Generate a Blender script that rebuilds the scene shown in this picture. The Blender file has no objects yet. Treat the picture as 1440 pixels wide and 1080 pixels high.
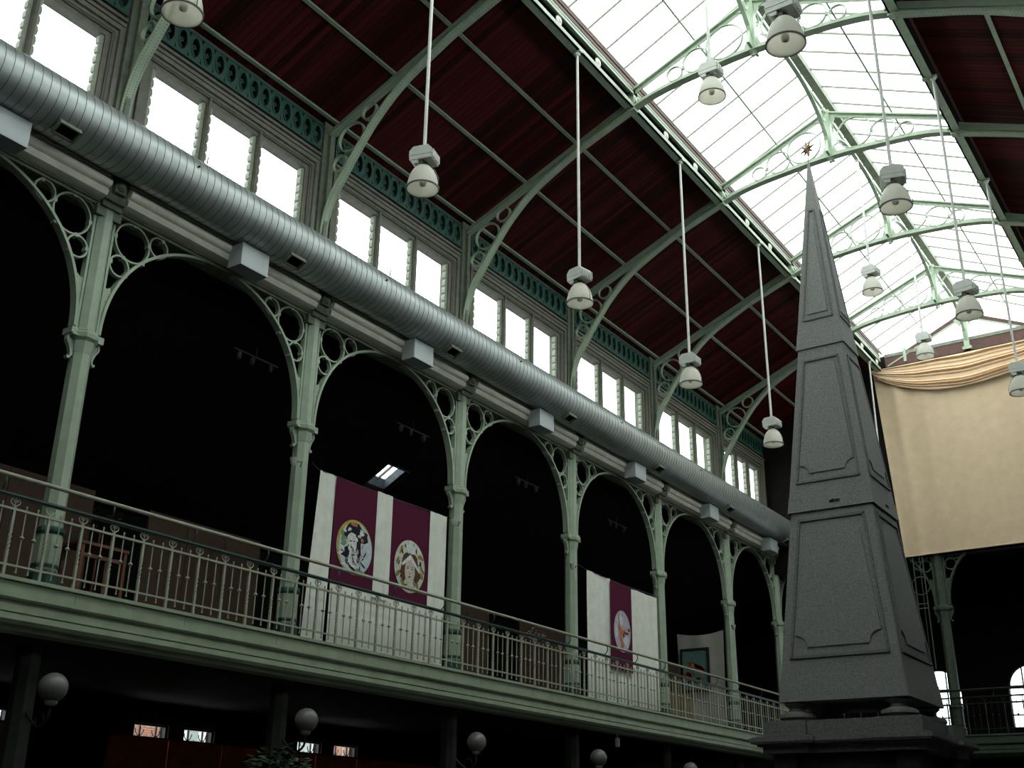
import bpy, math, random
from mathutils import Vector, Matrix
random.seed(7)
PI = math.pi
col = bpy.context.scene.collection
scene = bpy.context.scene

# ------------------------------------------------------------------ camera
W = 15.58            # nave width
Y0, Y1 = -15.0, 29.2  # nave ends
cam_data = bpy.data.cameras.new('camera')
cam = bpy.data.objects.new('camera', cam_data); col.objects.link(cam)
right = Vector((0.83011965, 0.55743797, 0.01281712))
down = Vector((-0.19943259, 0.31829821, -0.92677553))
fwd = Vector((-0.52069955, 0.76677843, 0.3753969))
m3 = Matrix((right, -down, -fwd)).transposed()
cam.matrix_world = Matrix.Translation((14.910, -9.781, 1.60)) @ m3.to_4x4()
cam_data.sensor_fit = 'HORIZONTAL'; cam_data.sensor_width = 36.0
cam_data.lens = 1591.1 / 1440 * 36.0
cam_data.clip_start = 0.05; cam_data.clip_end = 500
scene.camera = cam

# ------------------------------------------------------------------ world: bright overcast sky
wd = bpy.data.worlds.new('overcast_sky'); scene.world = wd
wd.use_nodes = True
bg = wd.node_tree.nodes['Background']
bg.inputs['Color'].default_value = (0.95, 1.0, 0.985, 1)
bg.inputs['Strength'].default_value = 4.6
scene.view_settings.view_transform = 'Standard'
scene.view_settings.look = 'None'
scene.view_settings.exposure = 0.0
scene.view_settings.gamma = 1.0
scene.view_settings.use_curve_mapping = False

# ------------------------------------------------------------------ materials
def mat(name, c, rough=0.6, metal=0.0, var=0.15, scale=6.0, bump=0.0, c2=None, detail=4.0, stretch=None, spec=0.5):
    m = bpy.data.materials.new(name); m.use_nodes = True
    nt = m.node_tree; b = nt.nodes['Principled BSDF']
    b.inputs['Roughness'].default_value = rough
    b.inputs['Metallic'].default_value = metal
    b.inputs['Specular IOR Level'].default_value = spec
    tc = nt.nodes.new('ShaderNodeTexCoord'); no = nt.nodes.new('ShaderNodeTexNoise')
    no.inputs['Scale'].default_value = scale; no.inputs['Detail'].default_value = detail
    if stretch:
        mp = nt.nodes.new('ShaderNodeMapping'); mp.inputs['Scale'].default_value = stretch
        nt.links.new(tc.outputs['Object'], mp.inputs['Vector']); nt.links.new(mp.outputs['Vector'], no.inputs['Vector'])
    else:
        nt.links.new(tc.outputs['Object'], no.inputs['Vector'])
    rp = nt.nodes.new('ShaderNodeValToRGB')
    rp.color_ramp.elements[0].position = 0.3; rp.color_ramp.elements[1].position = 0.72
    lo = c2 if c2 else tuple(v * (1 - var) for v in c)
    hi = c if c2 else tuple(min(1, v * (1 + var)) for v in c)
    rp.color_ramp.elements[0].color = (*lo, 1); rp.color_ramp.elements[1].color = (*hi, 1)
    nt.links.new(no.outputs['Fac'], rp.inputs['Fac']); nt.links.new(rp.outputs['Color'], b.inputs['Base Color'])
    if bump:
        bp = nt.nodes.new('ShaderNodeBump'); bp.inputs['Strength'].default_value = bump; bp.inputs['Distance'].default_value = 0.02
        nt.links.new(no.outputs['Fac'], bp.inputs['Height']); nt.links.new(bp.outputs['Normal'], b.inputs['Normal'])
    return m

M = {}
M['iron'] = mat('pale_green_paint', (0.325, 0.405, 0.295), 0.45, 0, 0.12, 5, 0.05)
M['rail'] = mat('grey_beige_green_rail_paint', (0.33, 0.345, 0.255), 0.45, 0, 0.15, 6)
M['iron_dark'] = mat('darker_green_paint', (0.16, 0.18, 0.13), 0.6, 0, 0.25, 7, 0.05)  # darker tone of the green iron
M['teal'] = mat('teal_green_paint', (0.024, 0.085, 0.064), 0.5, 0, 0.25, 6, 0.05)
M['rail_teal'] = mat('dark_teal_rail_paint', (0.03, 0.07, 0.055), 0.4, 0, 0.2, 6)
M['frame'] = mat('grey_beige_frame_paint', (0.155, 0.150, 0.115), 0.6, 0, 0.2, 8, 0.08)
M['louvre'] = mat('grey_green_louvre', (0.33, 0.36, 0.28), 0.55, 0, 0.15, 8)
M['cornice'] = mat('cream_cornice_paint', (0.90, 0.87, 0.76), 0.5, 0, 0.08, 4, 0.05)
M['duct'] = mat('galvanised_duct', (0.47, 0.51, 0.50), 0.46, 0.72, 0.10, 3, 0.03)
M['seam'] = mat('duct_seam', (0.10, 0.11, 0.115), 0.55, 0.3, 0.1, 6)
M['boxgrey'] = mat('pale_grey_sheet_metal', (0.44, 0.49, 0.50), 0.5, 0.1, 0.06, 3)
M['hole'] = mat('black_opening', (0.006, 0.006, 0.006), 0.9, 0, 0.1, 4, spec=0.1)
M['lamp'] = mat('lamp_casing', (0.52, 0.54, 0.49), 0.4, 0.1, 0.08, 6)
M['rod'] = mat('lamp_rod_paint', (0.62, 0.63, 0.58), 0.45, 0, 0.06, 6)
M['wire'] = mat('dark_wire', (0.08, 0.08, 0.075), 0.5, 0.3, 0.1, 6)
M['stone'] = mat('weathered_grey_stone', (0.175, 0.178, 0.168), 0.75, 0, 0.3, 34, 0.35, detail=8, spec=0.3)
M['stone_edge'] = mat('stone_moulding', (0.125, 0.125, 0.12), 0.75, 0, 0.3, 22, 0.3, detail=8, spec=0.3)
M['dark_stone'] = mat('dark_pedestal_stone', (0.022, 0.021, 0.020), 0.8, 0, 0.3, 10, 0.2, spec=0.2)  # near-black stone tone for the pedestal
M['curtain'] = mat('beige_curtain', (0.60, 0.465, 0.315), 0.9, 0, 0.07, 3, 0.05, spec=0.1)
M['swag'] = mat('peach_swag', (0.72, 0.53, 0.355), 0.85, 0, 0.07, 3, 0.05, spec=0.1)
M['white_cloth'] = mat('white_cloth', (0.74, 0.74, 0.66), 0.9, 0, 0.07, 4, 0.05, spec=0.1)
M['purple'] = mat('purple_cloth', (0.085, 0.012, 0.035), 0.9, 0, 0.15, 30, 0.1, spec=0.1)
M['redwood'] = mat('red_stained_timber', (0.075, 0.028, 0.020), 0.6, 0, 0.3, 5, 0.15, stretch=(1, 0.2, 1))
M['dark_aisle'] = mat('aisle_shade_boards', (0.010, 0.009, 0.008), 0.9, 0, 0.2, 4, spec=0.1)  # aisle shade put into the board colour
M['shade_plaster'] = mat('shade_toned_plaster', (0.012, 0.011, 0.010), 0.9, 0, 0.2, 4, spec=0.1)  # plaster colour carries the darkness of the shaded aisles
M['outer_render'] = mat('grey_render', (0.16, 0.16, 0.14), 0.85, 0, 0.15, 4)
M['floor'] = mat('dark_stone_floor', (0.035, 0.033, 0.03), 0.7, 0, 0.25, 3, 0.1)
M['partition'] = mat('brown_screen_board', (0.060, 0.036, 0.024), 0.8, 0, 0.15, 4, spec=0.2)
M['orange_wall'] = mat('orange_red_panel', (0.50, 0.13, 0.035), 0.8, 0, 0.3, 3, spec=0.2)
M['orange_wood'] = mat('orange_varnished_wood', (0.10, 0.030, 0.011), 0.5, 0, 0.25, 5)
M['shaded_globe'] = mat('shaded_opal_globe', (0.13, 0.128, 0.12), 0.4, 0, 0.03, 4)  # white opal globes; shade under the gallery put into the grey
M['globe'] = mat('opal_globe', (0.72, 0.71, 0.68), 0.35, 0, 0.03, 4)
M['leaf'] = mat('dark_green_leaf', (0.03, 0.06, 0.035), 0.4, 0, 0.4, 5)
M['pot'] = mat('terracotta_pot', (0.20, 0.085, 0.05), 0.8, 0, 0.2, 8)
M['black_frame'] = mat('black_picture_frame', (0.012, 0.012, 0.012), 0.5, 0, 0.1, 5)
M['brick_ext'] = mat('outdoor_brick', (0.36, 0.16, 0.11), 0.85, 0, 0.2, 3)
M['mortar'] = mat('outdoor_mortar', (0.32, 0.28, 0.24), 0.9, 0, 0.1, 4)
M['white_ext'] = mat('outdoor_white_render', (0.75, 0.76, 0.74), 0.85, 0, 0.05, 2)
M['iron_black'] = mat('black_wrought_iron', (0.01, 0.01, 0.012), 0.5, 0.3, 0.1, 5)
M['brass'] = mat('tarnished_brass', (0.16, 0.10, 0.05), 0.5, 0.6, 0.2, 8)

def glass():
    m = bpy.data.materials.new('window_glass'); m.use_nodes = True
    nt = m.node_tree; nt.nodes.clear()
    out = nt.nodes.new('ShaderNodeOutputMaterial')
    t = nt.nodes.new('ShaderNodeBsdfTransparent'); t.inputs['Color'].default_value = (0.93, 0.96, 0.95, 1)
    g = nt.nodes.new('ShaderNodeBsdfGlossy'); g.inputs['Roughness'].default_value = 0.08
    mx = nt.nodes.new('ShaderNodeMixShader')
    tc = nt.nodes.new('ShaderNodeTexCoord'); no = nt.nodes.new('ShaderNodeTexNoise'); no.inputs['Scale'].default_value = 2.0
    mr = nt.nodes.new('ShaderNodeMapRange'); mr.inputs['To Min'].default_value = 0.03; mr.inputs['To Max'].default_value = 0.07
    nt.links.new(tc.outputs['Object'], no.inputs['Vector']); nt.links.new(no.outputs['Fac'], mr.inputs['Value'])
    nt.links.new(mr.outputs['Result'], mx.inputs['Fac'])
    nt.links.new(t.outputs[0], mx.inputs[1]); nt.links.new(g.outputs[0], mx.inputs[2]); nt.links.new(mx.outputs[0], out.inputs['Surface'])
    return m
M['glass'] = glass()
def lampshade():
    # milky acrylic bell: reflects and lets daylight through
    m = bpy.data.materials.new('milky_acrylic'); m.use_nodes = True
    nt = m.node_tree; b = nt.nodes['Principled BSDF']; out = nt.nodes['Material Output']
    b.inputs['Base Color'].default_value = (0.80, 0.80, 0.75, 1); b.inputs['Roughness'].default_value = 0.3
    tr = nt.nodes.new('ShaderNodeBsdfTranslucent'); tr.inputs['Color'].default_value = (0.97, 0.95, 0.87, 1)
    mx = nt.nodes.new('ShaderNodeMixShader')
    tc = nt.nodes.new('ShaderNodeTexCoord'); no = nt.nodes.new('ShaderNodeTexNoise'); no.inputs['Scale'].default_value = 5
    mr = nt.nodes.new('ShaderNodeMapRange'); mr.inputs['To Min'].default_value = 0.52; mr.inputs['To Max'].default_value = 0.68
    nt.links.new(tc.outputs['Object'], no.inputs['Vector']); nt.links.new(no.outputs['Fac'], mr.inputs['Value']); nt.links.new(mr.outputs[0], mx.inputs['Fac'])
    nt.links.new(b.outputs[0], mx.inputs[1]); nt.links.new(tr.outputs[0], mx.inputs[2]); nt.links.new(mx.outputs[0], out.inputs['Surface'])
    return m
M['shade'] = lampshade()
M['ground_iron'] = mat('ground_floor_shade_green', (0.022, 0.026, 0.020), 0.7, 0, 0.25, 7, spec=0.2)  # column green darkened to carry the shade below the gallery
M['far_iron'] = mat('far_shade_green', (0.050, 0.066, 0.048), 0.6, 0, 0.2, 6, spec=0.3)  # iron colour with the shade of the far end put in
M['far_rail'] = mat('far_shade_rail_green', (0.012, 0.016, 0.012), 0.6, 0, 0.2, 6, spec=0.2)  # railing colour darkened to carry the far-end shade

def boards():
    # dark red stained roof board, each board a slightly different tone
    m = bpy.data.materials.new('red_roof_board'); m.use_nodes = True
    nt = m.node_tree; b = nt.nodes['Principled BSDF']; b.inputs['Roughness'].default_value = 0.6; b.inputs['Specular IOR Level'].default_value = 0.12
    tc = nt.nodes.new('ShaderNodeTexCoord'); oi = nt.nodes.new('ShaderNodeObjectInfo')
    mp = nt.nodes.new('ShaderNodeMapping'); mp.inputs['Scale'].default_value = (0.8, 34, 0.8)
    mu = nt.nodes.new('ShaderNodeMath'); mu.operation = 'MULTIPLY'; mu.inputs[1].default_value = 40
    cx = nt.nodes.new('ShaderNodeCombineXYZ')
    nt.links.new(oi.outputs['Random'], mu.inputs[0]); nt.links.new(mu.outputs[0], cx.inputs['X']); nt.links.new(mu.outputs[0], cx.inputs['Y'])
    nt.links.new(cx.outputs[0], mp.inputs['Location']); nt.links.new(tc.outputs['Object'], mp.inputs['Vector'])
    no = nt.nodes.new('ShaderNodeTexNoise'); no.inputs['Scale'].default_value = 2.0; no.inputs['Detail'].default_value = 5
    nt.links.new(mp.outputs[0], no.inputs['Vector'])
    add = nt.nodes.new('ShaderNodeMath'); add.operation = 'ADD'; nt.links.new(oi.outputs['Random'], add.inputs[0]); nt.links.new(no.outputs['Fac'], add.inputs[1])
    hf = nt.nodes.new('ShaderNodeMath'); hf.operation = 'MULTIPLY'; hf.inputs[1].default_value = 0.5; nt.links.new(add.outputs[0], hf.inputs[0])
    rp = nt.nodes.new('ShaderNodeValToRGB')
    rp.color_ramp.elements[0].position = 0.2; rp.color_ramp.elements[0].color = (0.010, 0.0018, 0.0022, 1)
    rp.color_ramp.elements[1].position = 0.8; rp.color_ramp.elements[1].color = (0.092, 0.0105, 0.0105, 1)
    nt.links.new(hf.outputs[0], rp.inputs['Fac']); nt.links.new(rp.outputs['Color'], b.inputs['Base Color'])
    return m
M['boards'] = boards()
def plain(name, c, rough=0.85):
    return mat(name, c, rough, 0, 0.18, 14, spec=0.1)

# ------------------------------------------------------------------ mesh helpers
class MB:
    def __init__(s): s.v = []; s.f = []
    def add(s, vs, fs):
        o = len(s.v); s.v += [tuple(v) for v in vs]; s.f += [tuple(i + o for i in f) for f in fs]; return s
    def box(s, x0, x1, y0, y1, z0, z1):
        return s.add([(x0,y0,z0),(x1,y0,z0),(x1,y1,z0),(x0,y1,z0),(x0,y0,z1),(x1,y0,z1),(x1,y1,z1),(x0,y1,z1)],
              [(0,3,2,1),(4,5,6,7),(0,1,5,4),(1,2,6,5),(2,3,7,6),(3,0,4,7)])
    def prism(s, poly, ax, a0, a1):
        # poly: 2-D points in the plane of the two other axes (kept in x,y,z order)
        def p3(q, a):
            return (a, q[0], q[1]) if ax == 0 else (q[0], a, q[1]) if ax == 1 else (q[0], q[1], a)
        n = len(poly)
        area = sum(poly[i][0]*poly[(i+1)%n][1]-poly[(i+1)%n][0]*poly[i][1] for i in range(n))
        if (area < 0) != (ax == 1): poly = poly[::-1]
        vs = [p3(q, a0) for q in poly] + [p3(q, a1) for q in poly]
        fs = [tuple(range(n))[::-1], tuple(range(n, 2*n))] + [(i, (i+1) % n, n+(i+1) % n, n+i) for i in range(n)]
        return s.add(vs, fs)
    def bar(s, p, q, w, h, up=(0,0,1)):
        p = Vector(p); q = Vector(q); d = (q-p).normalized(); u = Vector(up)
        sd = d.cross(u)
        if sd.length < 1e-5: sd = d.cross(Vector((1,0,0)))
        sd.normalize(); u = sd.cross(d).normalized()
        vs = []
        for c in (p, q):
            for a, b in ((-1,-1),(1,-1),(1,1),(-1,1)): vs.append(c + sd*a*w/2 + u*b*h/2)
        return s.add(vs, [(0,1,2,3),(7,6,5,4),(0,4,5,1),(1,5,6,2),(2,6,7,3),(3,7,4,0)])
    def sweep(s, path, side, w, h, closed=False):
        # rectangular section swept along a planar path; side = plane normal
        P = [Vector(p) for p in path]; sd = Vector(side).normalized(); n = len(P); vs = []
        for i in range(n):
            if closed: t = P[(i+1) % n] - P[i-1]
            else: t = P[min(i+1, n-1)] - P[max(i-1, 0)]
            t.normalize(); nm = sd.cross(t).normalized()
            for a, b in ((-1,-1),(1,-1),(1,1),(-1,1)): vs.append(P[i] + sd*a*w/2 + nm*b*h/2)
        fs = []
        for i in range(n if closed else n-1):
            j = (i+1) % n
            for k in range(4):
                l = (k+1) % 4; fs.append((i*4+k, i*4+l, j*4+l, j*4+k))
        if not closed: fs += [(3,2,1,0), tuple((n-1)*4+k for k in range(4))]
        return s.add(vs, fs)
    def ring(s, c, R, side, w, h, n=24, RZ=None):
        c = Vector(c); sd = Vector(side).normalized()
        u = Vector((0,0,1)) if abs(sd.z) < 0.9 else Vector((1,0,0))
        a = sd.cross(u).normalized(); b = a.cross(sd).normalized()
        RZ = RZ or R
        return s.sweep([c + a*R*math.cos(2*PI*i/n) + b*RZ*math.sin(2*PI*i/n) for i in range(n)], sd, w, h, True)
    def tube(s, path, r, n=8, closed=False):
        P = [Vector(p) for p in path]; N = len(P); vs = []
        rr = r if isinstance(r, (list, tuple)) else [r]*N
        ref = None
        for i in range(N):
            t = (P[(i+1) % N]-P[i-1]) if closed else (P[min(i+1,N-1)]-P[max(i-1,0)])
            t.normalize()
            if ref is None:
                ref = Vector((0,0,1)) if abs(t.z) < 0.9 else Vector((1,0,0))
            a = t.cross(ref).normalized(); b = a.cross(t).normalized(); ref = b
            for k in range(n):
                an = 2*PI*k/n; vs.append(P[i] + (a*math.cos(an)+b*math.sin(an))*rr[i])
        fs = []
        for i in range(N if closed else N-1):
            j = (i+1) % N
            for k in range(n):
                l = (k+1) % n; fs.append((i*n+k, i*n+l, j*n+l, j*n+k))
        if not closed: fs += [tuple(range(n))[::-1], tuple((N-1)*n+k for k in range(n))]
        return s.add(vs, fs)
    def lathe(s, prof, n=16, c=(0,0,0), rot=0.0, sq=1.0):
        vs = []; fs = []; m = len(prof)
        for r, z in prof:
            for k in range(n):
                a = 2*PI*k/n + rot; vs.append((c[0]+r*math.cos(a), c[1]+r*math.sin(a)*sq, c[2]+z))
        for i in range(m-1):
            for k in range(n):
                l = (k+1) % n; fs.append((i*n+k, i*n+l, (i+1)*n+l, (i+1)*n+k))
        if prof[0][0] > 1e-6: fs.append(tuple(range(n))[::-1])
        if prof[-1][0] > 1e-6: fs.append(tuple((m-1)*n+k for k in range(n)))
        return s.add(vs, fs)
    def rivet(s, p, nrm, r=0.018):
        p = Vector(p); nm = Vector(nrm).normalized()
        u = Vector((0,1,0)) if abs(nm.y) < 0.9 else Vector((1,0,0))
        a = nm.cross(u).normalized(); b = nm.cross(a)
        vs = [p+(a*math.cos(k*PI/2)+b*math.sin(k*PI/2))*r for k in range(4)] + [p+nm*r*0.9]
        return s.add(vs, [(0,1,4),(1,2,4),(2,3,4),(3,0,4),(3,2,1,0)])
    def cloth(s, fn, nu, nv, th, nrm):
        # fn(u,v) -> point; a sheet with real thickness along nrm
        nm = Vector(nrm) * th; vs = []
        for lay in (0, 1):
            for j in range(nv+1):
                for i in range(nu+1):
                    vs.append(Vector(fn(i/nu, j/nv)) - nm*lay)
        A = (nu+1)*(nv+1); ix = lambda l, i, j: l*A + j*(nu+1) + i; fs = []
        for j in range(nv):
            for i in range(nu):
                fs.append((ix(0,i,j), ix(0,i+1,j), ix(0,i+1,j+1), ix(0,i,j+1)))
                fs.append((ix(1,i,j+1), ix(1,i+1,j+1), ix(1,i+1,j), ix(1,i,j)))
        for i in range(nu):
            fs.append((ix(1,i,0), ix(1,i+1,0), ix(0,i+1,0), ix(0,i,0))); fs.append((ix(0,i,nv), ix(0,i+1,nv), ix(1,i+1,nv), ix(1,i,nv)))
        for j in range(nv):
            fs.append((ix(0,0,j), ix(0,0,j+1), ix(1,0,j+1), ix(1,0,j))); fs.append((ix(1,nu,j), ix(1,nu,j+1), ix(0,nu,j+1), ix(0,nu,j)))
        return s.add(vs, fs)
    def mesh(s, name, m, smooth=None):
        me = bpy.data.meshes.new(name); me.from_pydata(s.v, [], s.f); me.update()
        if smooth is not None:
            for p in me.polygons: p.use_smooth = True
            me.set_sharp_from_angle(angle=math.radians(smooth))
        me.materials.append(M[m] if isinstance(m, str) else m)
        return me
    def build(s, name, m, parent=None, smooth=None, loc=(0,0,0)):
        return put(name, s.mesh(name, m, smooth), parent, loc)

def put(name, me, parent=None, loc=(0,0,0), rot=(0,0,0), scale=(1,1,1)):
    o = bpy.data.objects.new(name, me); col.objects.link(o)
    o.location = loc; o.rotation_euler = rot; o.scale = scale
    if parent is not None: o.parent = parent
    return o
def tag(o, label=None, cat=None, group=None, kind=None):
    if label: o['label'] = label
    if cat: o['category'] = cat
    if group: o['group'] = group
    if kind: o['kind'] = kind
    return o
def thing(name, label, cat, loc=(0,0,0), group=None, kind=None, rz=0.0):
    o = bpy.data.objects.new(name, None); col.objects.link(o)
    o.location = loc; o.rotation_euler = (0, 0, rz); o.empty_display_size = 0.2
    return tag(o, label, cat, group, kind)
def dup(root, loc=None, label=None, rz=None):
    r = root.copy(); col.objects.link(r)
    if loc is not None: r.location = loc
    if rz is not None: r.rotation_euler = (0, 0, rz)
    if label: r['label'] = label
    for ch in list(root.children):
        c = ch.copy(); col.objects.link(c); c.parent = r
        for g in list(ch.children):
            d = g.copy(); col.objects.link(d); d.parent = c
    return r
def smooth_path(pts, n=5):
    P = [Vector(p) for p in pts]; out = []
    for i in range(len(P)-1):
        p0 = P[max(i-1,0)]; p1 = P[i]; p2 = P[i+1]; p3 = P[min(i+2,len(P)-1)]
        for k in range(n):
            t = k/n
            out.append(0.5*((2*p1)+(p2-p0)*t+(2*p0-5*p1+4*p2-p3)*t*t+(3*p1-p0-3*p2+p3)*t**3))
    out.append(P[-1]); return out

# ------------------------------------------------------------------ shell
GZ = 4.87     # gallery floor level
def S(name, mb, m, label, cat, smooth=None):
    return tag(mb.build(name, m, None, smooth), label, cat, None, 'structure')
S('floor', MB().box(-6.2, 22, Y0, 35.3, -0.2, 0), 'floor', 'dark stone ground floor of the market hall', 'floor')
# outer aisle wall on the left, with low windows (real openings)
LW = [(3.05, 3.72), (6.72, 7.66), (8.10, 9.0), (11.72, 12.6), (13.06, 13.98)]   # y ranges
wl = MB(); y = Y0
for a, b in LW:
    wl.box(-6.3, -6, y, a, 0, 11); wl.box(-6.3, -6, a, b, 0, 2.3); wl.box(-6.3, -6, a, b, 3.9, 11); y = b
wl.box(-6.3, -6, y, 35.3, 0, 11)
S('wall_left', wl, 'shade_plaster', 'dark outer wall behind the left gallery and aisle', 'wall')
# clerestory wall above the arcade
bays = [-15, -10, -5, 0, 5, 10, 15, 20, 25]
WZ0, WZ1 = 12.55, 14.68
def clerestory(x0, x1):
    c = MB()
    c.box(x0, x1, Y0, Y1, 11.42, WZ0); c.box(x0, x1, Y0, Y1, WZ1, 15.15); c.box(x0, x1, Y0, Y1, 15.76, 16.2)
    for k in range(len(bays)):
        yy = bays[k]; c.box(x0, x1, max(yy-0.42, Y0), min(yy+0.42, Y1), WZ0, WZ1)
        c.box(x0, x1, max(yy-0.2, Y0), min(yy+0.2, Y1), 15.15, 15.76)
    c.box(x0, x1, 29.0, Y1, WZ0, WZ1)
    return c
S('wall_clerestory', clerestory(-0.40, -0.02), 'outer_render', 'grey clerestory wall carrying the row of tall windows', 'wall')
# black board painted as the shadow gap behind the pierced frieze
S('wall_frieze', MB().box(-0.4, -0.28, Y0, Y1, 15.15, 15.76), 'hole', 'black board standing for the shadow gap behind the pierced green frieze', 'wall')
wr = clerestory(W+0.02, W+0.40); wr.box(W+0.02, W+0.4, Y0, Y1, 15.15, 15.76)
S('wall_right_arcade', MB().box(W+0.02, W+0.4, Y0, Y1, 0, 11.42), 'shade_plaster', 'solid wall added in place of the open, shaded right arcade', 'wall')  # unseen; closes the open arcade to outside light, aisle shade in its colour
S('wall_right', wr, 'outer_render', 'wall along the right side of the nave', 'wall')
for k in range(9):
    a = bays[k]+0.42; b = min(bays[k]+4.58, 29.0)
    MB().box(W+0.18, W+0.19, a, b, WZ0, WZ1).build('pane', 'glass', bpy.data.objects['wall_right'])
S('wall_back', MB().box(-6.3, W+0.4, Y0-0.3, Y0, 0, 20.2), 'shade_plaster', 'wall behind the photographer closing the nave', 'wall')
# aisle ceiling: lean-to with one roof-light opening
def az(x): return 11.6 + 0.55*x
HX0, HX1, HY0, HY1 = -3.32, -2.56, 10.56, 11.34
ac = MB()
def slab(x0, x1, y0, y1):
    ac.add([(x0,y0,az(x0)),(x1,y0,az(x1)),(x1,y1,az(x1)),(x0,y1,az(x0)),(x0,y0,az(x0)+.12),(x1,y0,az(x1)+.12),(x1,y1,az(x1)+.12),(x0,y1,az(x0)+.12)],
           [(0,3,2,1),(4,5,6,7),(0,1,5,4),(1,2,6,5),(2,3,7,6),(3,0,4,7)])
slab(-6.3, HX0, Y0, 35.3); slab(HX1, -0.38, Y0, 35.3); slab(HX0, HX1, Y0, HY0); slab(HX0, HX1, HY1, 35.3)
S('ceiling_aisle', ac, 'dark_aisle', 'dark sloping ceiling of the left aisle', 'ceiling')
rl = thing('window_1', 'small bright roof light in the dark aisle ceiling above the portrait banner', 'window', (-2.94, 10.95, az(-2.94)), kind='structure')
o = MB(); X0, X1, A, B = HX0+2.94, HX1+2.94, HY0-10.95, HY1-10.95
zz = lambda x: 0.55*x
def shaft(mb, xa, xb, ya, yb):
    mb.add([(xa,ya,zz(xa)),(xb,ya,zz(xb)),(xb,yb,zz(xb)),(xa,yb,zz(xa)),(xa,ya,zz(xa)+.38),(xb,ya,zz(xb)+.38),(xb,yb,zz(xb)+.38),(xa,yb,zz(xa)+.38)],
           [(0,3,2,1),(4,5,6,7),(0,1,5,4),(1,2,6,5),(2,3,7,6),(3,0,4,7)])
shaft(o, X0-.05, X0, A-.05, B+.05); shaft(o, X1, X1+.05, A-.05, B+.05); shaft(o, X0, X1, A-.05, A); shaft(o, X0, X1, B, B+.05)
M['shaft'] = mat('blue_grey_shaft_lining', (0.10, 0.12, 0.15), 0.7, 0, 0.3, 8)
o.build('shaft_lining', 'shaft', rl)
MB().add([(X0,A,zz(X0)+.35),(X1,A,zz(X1)+.35),(X1,B,zz(X1)+.35),(X0,B,zz(X0)+.35)], [(0,1,2,3)]).build('pane', 'glass', rl)
MB().bar((X0, 0.12, zz(X0)+.33), (X1, 0.12, zz(X1)+.33), .05, .05).build('glazing_bar', 'iron_dark', rl)

# nave roof slopes, red boards
def rz_(x): return 15.92 + 0.455*x
for side in (0, 1):
    mx = (lambda x: x) if side == 0 else (lambda x: W-x)
    c = MB(); xa, xb = -0.4, 4.59
    c.add([(mx(xa),Y0,rz_(xa)),(mx(xb),Y0,rz_(xb)),(mx(xb),Y1,rz_(xb)),(mx(xa),Y1,rz_(xa)),
           (mx(xa),Y0,rz_(xa)+.14),(mx(xb),Y0,rz_(xb)+.14),(mx(xb),Y1,rz_(xb)+.14),(mx(xa),Y1,rz_(xa)+.14)],
          [(0,3,2,1),(4,5,6,7),(0,1,5,4),(1,2,6,5),(2,3,7,6),(3,0,4,7)] if side == 0 else
          [(0,1,2,3),(7,6,5,4),(4,5,1,0),(5,6,2,1),(6,7,3,2),(7,4,0,3)])
    ce = S('ceiling_left' if side == 0 else 'ceiling_right', c, 'hole',
           'dark red boarded roof slope above the left clerestory windows' if side == 0 else 'dark red boarded roof slope at the top right corner', 'ceiling')
    bw = .15; bd = MB(); y_ = (.005, bw-.005); q = lambda x, d: rz_(x)-.002-d
    bd.add([(mx(x), yy, q(x, d)) for d in (0, .022) for x, yy in ((xa+.01, y_[0]), (xb, y_[0]), (xb, y_[1]), (xa+.01, y_[1]))],
           [(0,1,2,3),(7,6,5,4),(0,4,5,1),(1,5,6,2),(2,6,7,3),(3,7,4,0)])
    bme_ = bd.mesh('board', 'boards')
    for i in range(int((Y1-Y0)/bw)): put('board', bme_, ce, (0, Y0+bw*i, random.uniform(-.004, 0)))
    for x in (0.19, 1.71, 3.13):
        p = MB().box(mx(x)-.045, mx(x)+.045, Y0, Y1, rz_(x)-.10, rz_(x)-.085)
        p.box(mx(x)-.012, mx(x)+.012, Y0, Y1, rz_(x)-.09, rz_(x)+.03)
        p.build('purlin', 'iron', ce)

# gallery floors, left and far end
gl = MB(); prof = [(-6, 4.62), (-6, GZ), (.60, GZ), (.62, GZ-.01), (.76, GZ-.02), (.76, GZ-.055), (.72, GZ-.07), (.72, 4.63), (.70, 4.60),
        (.64, 4.585), (.60, 4.54), (.57, 4.53), (.57, 4.40), (.54, 4.385), (.54, 4.30), (.50, 4.27), (.46, 4.25), (.44, 4.20), (.20, 4.20), (.20, 4.62)]
M['fascia'] = mat('pale_green_fascia_paint', (0.275, 0.335, 0.225), 0.5, 0, 0.14, 3, 0.04)
g = S('floor_gallery', MB().box(-6, .5, Y0, Y1, 4.60, GZ-.005), 'floor', 'dark gallery floor above the left aisle', 'floor')
fp = [(.44, GZ), (.76, GZ), (.76, GZ-.05), (.72, GZ-.065), (.72, 4.60), (.70, 4.57), (.665, 4.56), (.655, 4.53), (.67, 4.52), (.67, 4.42), (.65, 4.405), (.65, 4.40), (.66, 4.395), (.66, 4.32), (.62, 4.27), (.56, 4.25), (.52, 4.20), (.20, 4.20), (.20, 4.59), (.44, 4.59)]
f = tag(MB().prism(fp, 1, Y0, Y1).build('trim_1', 'fascia', None, 30), 'long pale green moulded fascia under the left gallery railing', 'fascia', None, 'structure')
for k, yy in enumerate(range(-14, 29, 2)):
    MB().box(.7195, .7215, yy+.1, yy+.106, 4.65, GZ-.07).build('joint', 'seam', f)
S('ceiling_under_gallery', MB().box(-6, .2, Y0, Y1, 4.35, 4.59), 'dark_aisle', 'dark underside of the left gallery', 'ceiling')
S('floor_end_gallery', MB().box(.5, W, 28.6, 35, 4.60, GZ-.005), 'floor', 'dark gallery floor at the far end', 'floor')
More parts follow.
